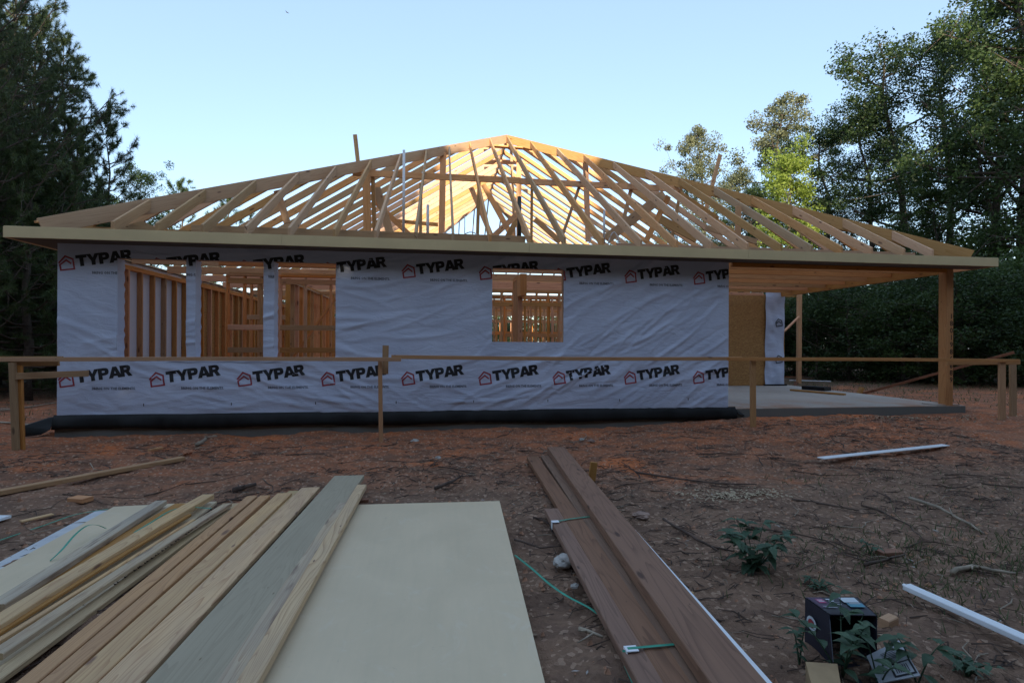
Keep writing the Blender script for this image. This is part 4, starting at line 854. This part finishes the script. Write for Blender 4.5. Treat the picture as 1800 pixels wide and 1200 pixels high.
# ------------------------------------------------------------------ trees
def npmesh(name, verts, nper, tint, mat):
    n = len(verts); me = bpy.data.meshes.new(name); me.vertices.add(n); me.vertices.foreach_set('co', verts.astype('f').ravel()); me.loops.add(n); me.loops.foreach_set('vertex_index', np.arange(n, dtype='i'))
    me.polygons.add(n//nper); me.polygons.foreach_set('loop_start', np.arange(n//nper, dtype='i')*nper); me.update(calc_edges=True)
    a = me.attributes.new('tint', 'FLOAT', 'FACE'); a.data.foreach_set('value', tint.astype('f')); me.materials.append(mat); return me
def leaves(cent, size, rng, tint, elong=.55):
    n = len(cent); d = rng.normal(size=(n, 3)); d[:, 2] *= .6; d /= np.linalg.norm(d, axis=1)[:, None]; e = rng.normal(size=(n, 3)); s = np.cross(d, e); s /= np.linalg.norm(s, axis=1)[:, None]
    L = size*rng.uniform(.6, 1.3, n)[:, None]; a = cent-d*L*.5; b_ = cent+s*L*elong*.5; c = cent+d*L*.5; q = cent-s*L*elong*.5; return np.stack([a, b_, c, q], 1).reshape(-1, 3)
def broadleaf(name, H, R, nleaf, lsize, mat, seed, base=.25, clump=.55, nclump=160, shape=1.):
    rng = np.random.default_rng(seed); r = random.Random(seed); st = MB(); lean = (r.gauss(0, .03)*H, r.gauss(0, .03)*H)
    tr_ = [Vector((lean[0]*t*t+r.gauss(0, .012)*H*t, lean[1]*t*t+r.gauss(0, .012)*H*t, H*.93*t)) for t in np.linspace(0, 1, 9)]
    r0 = H*.014+.03; tube(st, tr_, [r0*(1-.85*i/8) for i in range(9)], 8); cents = []
    def prof(t): return R*(math.sin(math.pi*min(1, max(.03, (t-base*.6)/(1-base*.6)))**shape))**.65
    nl = 26
    for k in range(nl):
        t = base+(1-base)*(k+r.random())/nl*.97; i = min(7, int(t/.93*8)) if t < .93 else 7; o_ = tr_[i]+(tr_[i+1]-tr_[i])*min(1, max(0, t/.93*8-i)); a_ = k*2.4+r.uniform(-.5, .5); l = prof(t)*r.uniform(.55, 1.1)
        e = o_+Vector((math.cos(a_)*l, math.sin(a_)*l, l*r.uniform(.15, .6))); mid = (o_+e)/2+Vector((0, 0, -.05*l)); rr = r0*.42*(1-.6*t); tube(st, [o_, mid, e], [rr, rr*.6, rr*.25], 5); cents += [e, (mid+e)/2]
        for q in range(4):
            b2 = mid+(e-mid)*r.uniform(0, 1); f = b2+Vector((r.gauss(0, 1), r.gauss(0, 1), r.gauss(.25, .7)))*l*.30; tube(st, [b2, f], [rr*.4, rr*.12], 4, cap=False); cents.append(f)
    cents.append(tr_[-1]+Vector((0, 0, H*.05))); cc = np.array([tuple(c) for c in cents]); cc[:, 2] = np.clip(cc[:, 2], base*H*.6, H*1.0)
    idx = rng.integers(0, len(cc), nclump); sub = cc[idx]+rng.normal(size=(nclump, 3))*np.array([.45, .45, .4])*clump*1.4
    w_ = rng.uniform(.3, 1., nclump); ii = rng.choice(nclump, nleaf, p=w_/w_.sum()); g = rng.normal(size=(nleaf, 3)); g *= (rng.uniform(0, 1, nleaf)**.5/np.maximum(1e-6, np.linalg.norm(g, axis=1)))[:, None]; rad = (clump*rng.uniform(.6, 1.3, nclump))[ii][:, None]
    cent = sub[ii]+g*rad*np.array([1, 1, .62]); ct = rng.uniform(.0, 1., nclump); tint = np.clip(ct[ii]*.75+rng.uniform(-.12, .3, nleaf), 0, 1)
    return st, npmesh(name+'_crown', leaves(cent, lsize, rng, tint), 4, tint, mat)
def pinetree(name, H, R, ntuft, seed, base=.12, nl=.18, mat=L_PINE, nb_=5.5):
    rng = np.random.default_rng(seed); r = random.Random(seed); st = MB(); tr_ = [Vector((r.gauss(0, .008)*H, r.gauss(0, .008)*H, H*t)) for t in np.linspace(0, 1, 10)]; tr_[0] = Vector((0, 0, 0)); r0 = H*.012+.03
    tube(st, tr_, [r0*(1-.93*i/9) for i in range(10)], 8); tips = []; nb = int(H*nb_)
    for k in range(nb):
        t = base+(1-base)*(k+r.random()*.8)/nb; i = min(8, int(t*9)); o_ = tr_[i]+(tr_[i+1]-tr_[i])*(t*9-i); a_ = k*2.4+r.uniform(-.6, .6); l = R*(min(1, (1-t)*2.3)**.7*.9+.07)*r.uniform(.55, 1.25); rise = .12+.5*t
        P = [o_+Vector((math.cos(a_)*l*s, math.sin(a_)*l*s, l*(rise*s+.22*s*s*s-.1*math.sin(3*s)))) for s in (0, .33, .66, 1)]; rr = r0*.33*(1-.6*t); tube(st, P, [rr, rr*.7, rr*.45, rr*.2], 5, cap=False); tips.append((P[3], (P[3]-P[2]).normalized()))
        for q in range(max(3, int(l*3.2))):
            s = r.uniform(.25, 1); j = min(2, int(s*3)); b2 = P[j]+(P[j+1]-P[j])*(s*3-j); dd = Vector((math.cos(a_+r.gauss(0, .9)), math.sin(a_+r.gauss(0, .9)), r.uniform(.1, .9))).normalized(); f = b2+dd*l*r.uniform(.12, .32); tube(st, [b2, f], [rr*.35, rr*.15], 4, cap=False); tips.append((f, dd))
            if r.random() < .5: tips.append((b2+(f-b2)*.5, dd))
            if r.random() < .5: tips.append((f+Vector((r.gauss(0, .12), r.gauss(0, .12), r.gauss(.05, .1))), dd))
    tips.append((tr_[-1], Vector((0, 0, 1)))); 
    if len(tips) > ntuft: tips = r.sample(tips, ntuft)
    T = np.array([tuple(a) for a, b_ in tips]); Dd = np.array([tuple(b_) for a, b_ in tips]); per = 58; n = len(T)*per; ti = np.repeat(np.arange(len(T)), per)
    g = rng.normal(size=(n, 3)); g /= np.linalg.norm(g, axis=1)[:, None]; d = g+Dd[ti]*.75; d /= np.linalg.norm(d, axis=1)[:, None]
    a = T[ti]-Dd[ti]*rng.uniform(0, .22, n)[:, None]; s = np.cross(d, rng.normal(size=(n, 3))); s /= np.linalg.norm(s, axis=1)[:, None]; L = nl*rng.uniform(.7, 1.25, n)[:, None]; wd = .0075
    v = np.stack([a-s*wd, a+s*wd, a+d*L], 1).reshape(-1, 3); tint = np.clip(rng.uniform(0, 1, len(T))[ti]*.7+rng.uniform(0, .3, n), 0, 1); return st, npmesh(name+'_needles', v, 3, tint, mat)
protos = {}
def proto(key, fn): protos[key] = fn()
proto('a', lambda: broadleaf('a', 12, 3.0, 30000, .105, L_DARK, 1, .16, .52, 330)); proto('b', lambda: broadleaf('b', 12, 2.6, 25000, .105, L_DARK, 2, .14, .45, 290)); proto('c', lambda: broadleaf('c', 12, 2.4, 26000, .115, L_GREY, 3, .2, .5, 190))
proto('d', lambda: broadleaf('d', 12, 3.0, 25000, .11, L_MID, 4, .12, .55, 230)); proto('lime', lambda: broadleaf('lime', 9, 1.55, 10500, .14, L_LIME, 5, .42, .5, 95))
proto('bush', lambda: broadleaf('bush', 4, 2.0, 15000, .10, L_DARK, 6, .05, .6, 110)); proto('bush2', lambda: broadleaf('bush2', 4, 1.9, 12000, .11, L_MID, 7, .05, .6, 90))
proto('pine', lambda: pinetree('pine', 14, 3.7, 3600, 8, nb_=9.)); proto('pine2', lambda: pinetree('pine2', 12, 2.7, 2600, 9, nb_=8.)); proto('ypine', lambda: pinetree('ypine', 8, 1.7, 1100, 10, .05, nb_=7.))
TRUNKM = {}
for k_, (st, cm) in protos.items():
    o = st.build('trunk', BARK, None, True); TRUNKM[k_] = o.data; bpy.data.objects.remove(o)
def put(key, name, label, cat, x, y, h, rz, group, z=-.4, wide=1.):
    o = empty(name, (x, y, z), rz); H = {'a': 12, 'b': 12, 'c': 12, 'd': 12, 'lime': 9, 'bush': 4, 'bush2': 4, 'pine': 14, 'pine2': 12, 'ypine': 8}[key]; s = h/H; o.scale = (s*wide, s*wide, s); tag(o, label, cat, group)
    for nm, me in (('trunk', TRUNKM[key]), ('crown', protos[key][1])): c = bpy.data.objects.new(nm, me); C.objects.link(c); c.parent = o
    return o
def tree_at(key, name, label, cat, u, vtop, Y, group, wide=1., rz=None):
    p = PY(u, vtop, Y); return put(key, name, label, cat, p.x, Y, p.z+.4, (u*.37+Y*1.3) % 6.28 if rz is None else rz, group, wide=wide)
GR = 'broadleaf trees at the right'; GL = 'pine trees at the left'; GB = 'shrubs at the wood edge'
tree_at('c', 'broadleaf_tree', 'pale olive tree farthest left of the right hand trees, just behind the roof', 'tree', 1240, 222, 34, GR, .75)
tree_at('c', 'broadleaf_tree', 'tall pale olive tree behind the lime green one', 'tree', 1362, 168, 36, GR, .9)
tree_at('lime', 'broadleaf_tree', 'bright lime green small tree over the right slope of the roof', 'tree', 1384, 270, 22, GR, .8)
for i, (k_, u, vt_, Y_, wd_) in enumerate([('b', 1296, 292, 38, .7), ('b', 1322, 318, 30, .8), ('b', 1462, 205, 25, .9), ('a', 1540, 165, 22, .8), ('b', 1600, 50, 20, .95), ('a', 1672, 20, 17, .75), ('a', 1745, -30, 14, .8), ('d', 1800, -120, 12, .8), ('a', 1880, -160, 10, .9), ('b', 1440, 335, 26, 1.0), ('b', 1760, 200, 13, .9), ('d', 1640, 330, 15, 1.0), ('b', 1180, 395, 40, 1.3), ('a', 1120, 420, 45, 1.3)]):
    labs = ['dark tree between the two pale olive ones', 'dark low tree under the tall pale olive one', 'dark tree right of the lime green one', 'dark tree with rounded top left of the tall trees', 'tall dark tree first of the tall trees at the right', 'tall dark tree second of the tall trees at the right', 'very tall dark tree near the right edge of the photo', 'tall mid green tree with light lower boughs at the right edge', 'outermost dark tree cut by the right edge', 'low dark tree right beneath the lime green one', 'dark tree behind the right end of the fence', 'mid green low tree over the porch roof corner', 'distant dark tree seen through the right rafters', 'distant low tree seen through the centre rafters']
    tree_at(k_, 'broadleaf_tree', labs[i], 'tree', u, vt_, Y_, GR, wd_)
for i, (k_, u, vt_, Y_, wd_) in enumerate([('pine', -25, -50, 6.0, .6), ('pine', -60, -260, 4.5, .55), ('pine2', 112, 72, 8.5, .55), ('pine2', 0, 0, 11, .6), ('ypine', 190, 195, 10, .6), ('ypine', 135, 215, 7.5, .8), ('pine', -150, -150, 10, .7), ('ypine', 318, 318, 36, .8), ('pine2', 10, 60, 14, .65), ('ypine', 400, 345, 44, 1.), ('ypine', 110, 300, 6.5, 1.2), ('ypine', 50, 260, 5.5, 1.2), ('pine2', 62, 30, 9.5, .8), ('pine', 25, -110, 8, .6)]):
    labs = ['tall pine at the left edge with sunlit top', 'outermost pine cut by the left edge', 'conical pine with pointed tip right of the tall one', 'pine behind the tall one at the left', 'slim young pine nearest the roof with open twigs', 'young pine filling the gap below the conical one', 'far pine at the left edge behind the outermost', 'tiny distant pine tip over the left slope of the roof', 'dense pine low behind the tall pine', 'tiny distant pine seen through the left rafters', 'young pine directly left of the fascia end', 'young pine at the left edge over the fence', 'middle pine of the left group between the tall and the conical one', 'tallest pine of the left group reaching out of the picture']
    tree_at(k_, 'pine_tree', labs[i], 'tree', u, vt_, Y_, GL, wd_)
tree_at('d', 'broadleaf_tree', 'round olive green tree beside the slim young pine', 'tree', 246, 298, 16, GL, .62)
for i, (u, Y_, vt_) in enumerate([(-60, 7, 300), (30, 9, 380), (90, 11, 330), (10, 13, 300), (120, 16, 330), (200, 20, 350), (70, 20, 300)]):
    tree_at('b', 'broadleaf_tree', 'dark understorey tree below the pines left of the wrapped wall', 'tree', u, vt_, Y_, 'dark trees below the pines', 1.5)
r_ = random.Random(31)
bp = [(r_.uniform(-14, -6.5), r_.uniform(5.5, 12)) for _ in range(9)]+[(-3.8-1.1*i, 10+i*.8) for i in range(4)]+[(15.8+1.15*i, 15.5-.95*i) for i in range(11)]+[(17.5+2.6*i, 17-1.6*i) for i in range(5)]+[(20.2+1.2*i, 8.5-1.0*i) for i in range(5)]+[(x, 26+r_.uniform(-2, 2)) for x in range(-8, 16, 3)]
for i, (x, y) in enumerate(bp):
    L_ = 'dark leafy shrub at the wood edge left of the house' if x < 0 and y < 20 else ('leafy shrub at the wood edge beyond the porch' if y < 22 else 'shrub far behind the house seen between studs')
    put('bush' if i % 3 else 'bush2', 'shrub', L_, 'shrub', x, y, r_.uniform(2.6, 4.3), r_.uniform(0, 6), GB if x > 0 and y < 22 else ('shrubs left of the house' if y < 20 else 'shrubs behind the house'), wide=1.15)
for i, (x, y, h_) in enumerate([(17.6, 11.5, 5.2), (19.6, 9.4, 4.8), (21.0, 12.4, 5.6), (23.6, 7.4, 5.0), (18.4, 14.2, 5.8), (25.2, 9.4, 5.4)]):
    put('b' if i % 2 else 'd', 'broadleaf_tree', 'slender tree rising from the shrubs beyond the porch slab', 'tree', x, y, h_, r_.uniform(0, 6), 'slender trees beyond the porch', wide=.55)
# far off wood all round, read as one mass
far = []; r_ = random.Random(77); rng = np.random.default_rng(77)
cs = []
for k in range(150):
    a_ = r_.uniform(-1.25, 1.25); d_ = r_.uniform(48, 75); cs.append((5+math.sin(a_)*d_, 5+math.cos(a_)*d_, r_.uniform(5, 8.5)))
n = 90000; cs = np.array(cs); ii = rng.integers(0, len(cs), n); g = rng.normal(size=(n, 3)); g *= (rng.uniform(.2, 1, n)**.4/np.linalg.norm(g, axis=1))[:, None]; cen = np.stack([cs[ii, 0]+g[:, 0]*3.2, cs[ii, 1]+g[:, 1]*3.2, cs[ii, 2]*.5+g[:, 2]*cs[ii, 2]*.5], 1); tint = rng.uniform(0, 1, n)
me = npmesh('far_wood', leaves(cen, .5, rng, tint), 4, tint, L_DARK); o = bpy.data.objects.new('far_wood', me); C.objects.link(o); tag(o, 'distant dark wood closing the view behind the clearing', 'wood', kind='stuff')
# the wood behind the photographer that shades the yard
cs = []
for k in range(150):
    x = -52+k*.75+r_.uniform(-.5, .5); y = -20-r_.uniform(0, 5); top = 14.5-.306*(y+20)-6.0*math.exp(-((x-20.9)/2.0)**2)+1.5*(float(vnoise(x*.22, 0, 4))-.5)+r_.uniform(-.8, .2)+6.2*float(sm(x, 8.5, 13.5))+3.2*float(1-sm(x, -9, -4))
    for q in range(int((top+.5)/1.3)+1): cs.append((x+r_.gauss(0, .5), y+r_.gauss(0, .8), top-1.4-q*1.3))
cs = np.array(cs, float); n = 310000; ii = rng.integers(0, len(cs), n); g = rng.normal(size=(n, 3)); g *= (rng.uniform(.1, 1, n)**.5/np.linalg.norm(g, axis=1))[:, None]; cen = cs[ii]+g*1.4; tint = rng.uniform(0, 1, n)
me = npmesh('shading_wood', leaves(cen, .7, rng, tint, .8), 4, tint, L_DARK); o = bpy.data.objects.new('shading_wood', me); C.objects.link(o); tag(o, 'tall wood behind the photographer that shades the clearing', 'wood', kind='stuff')
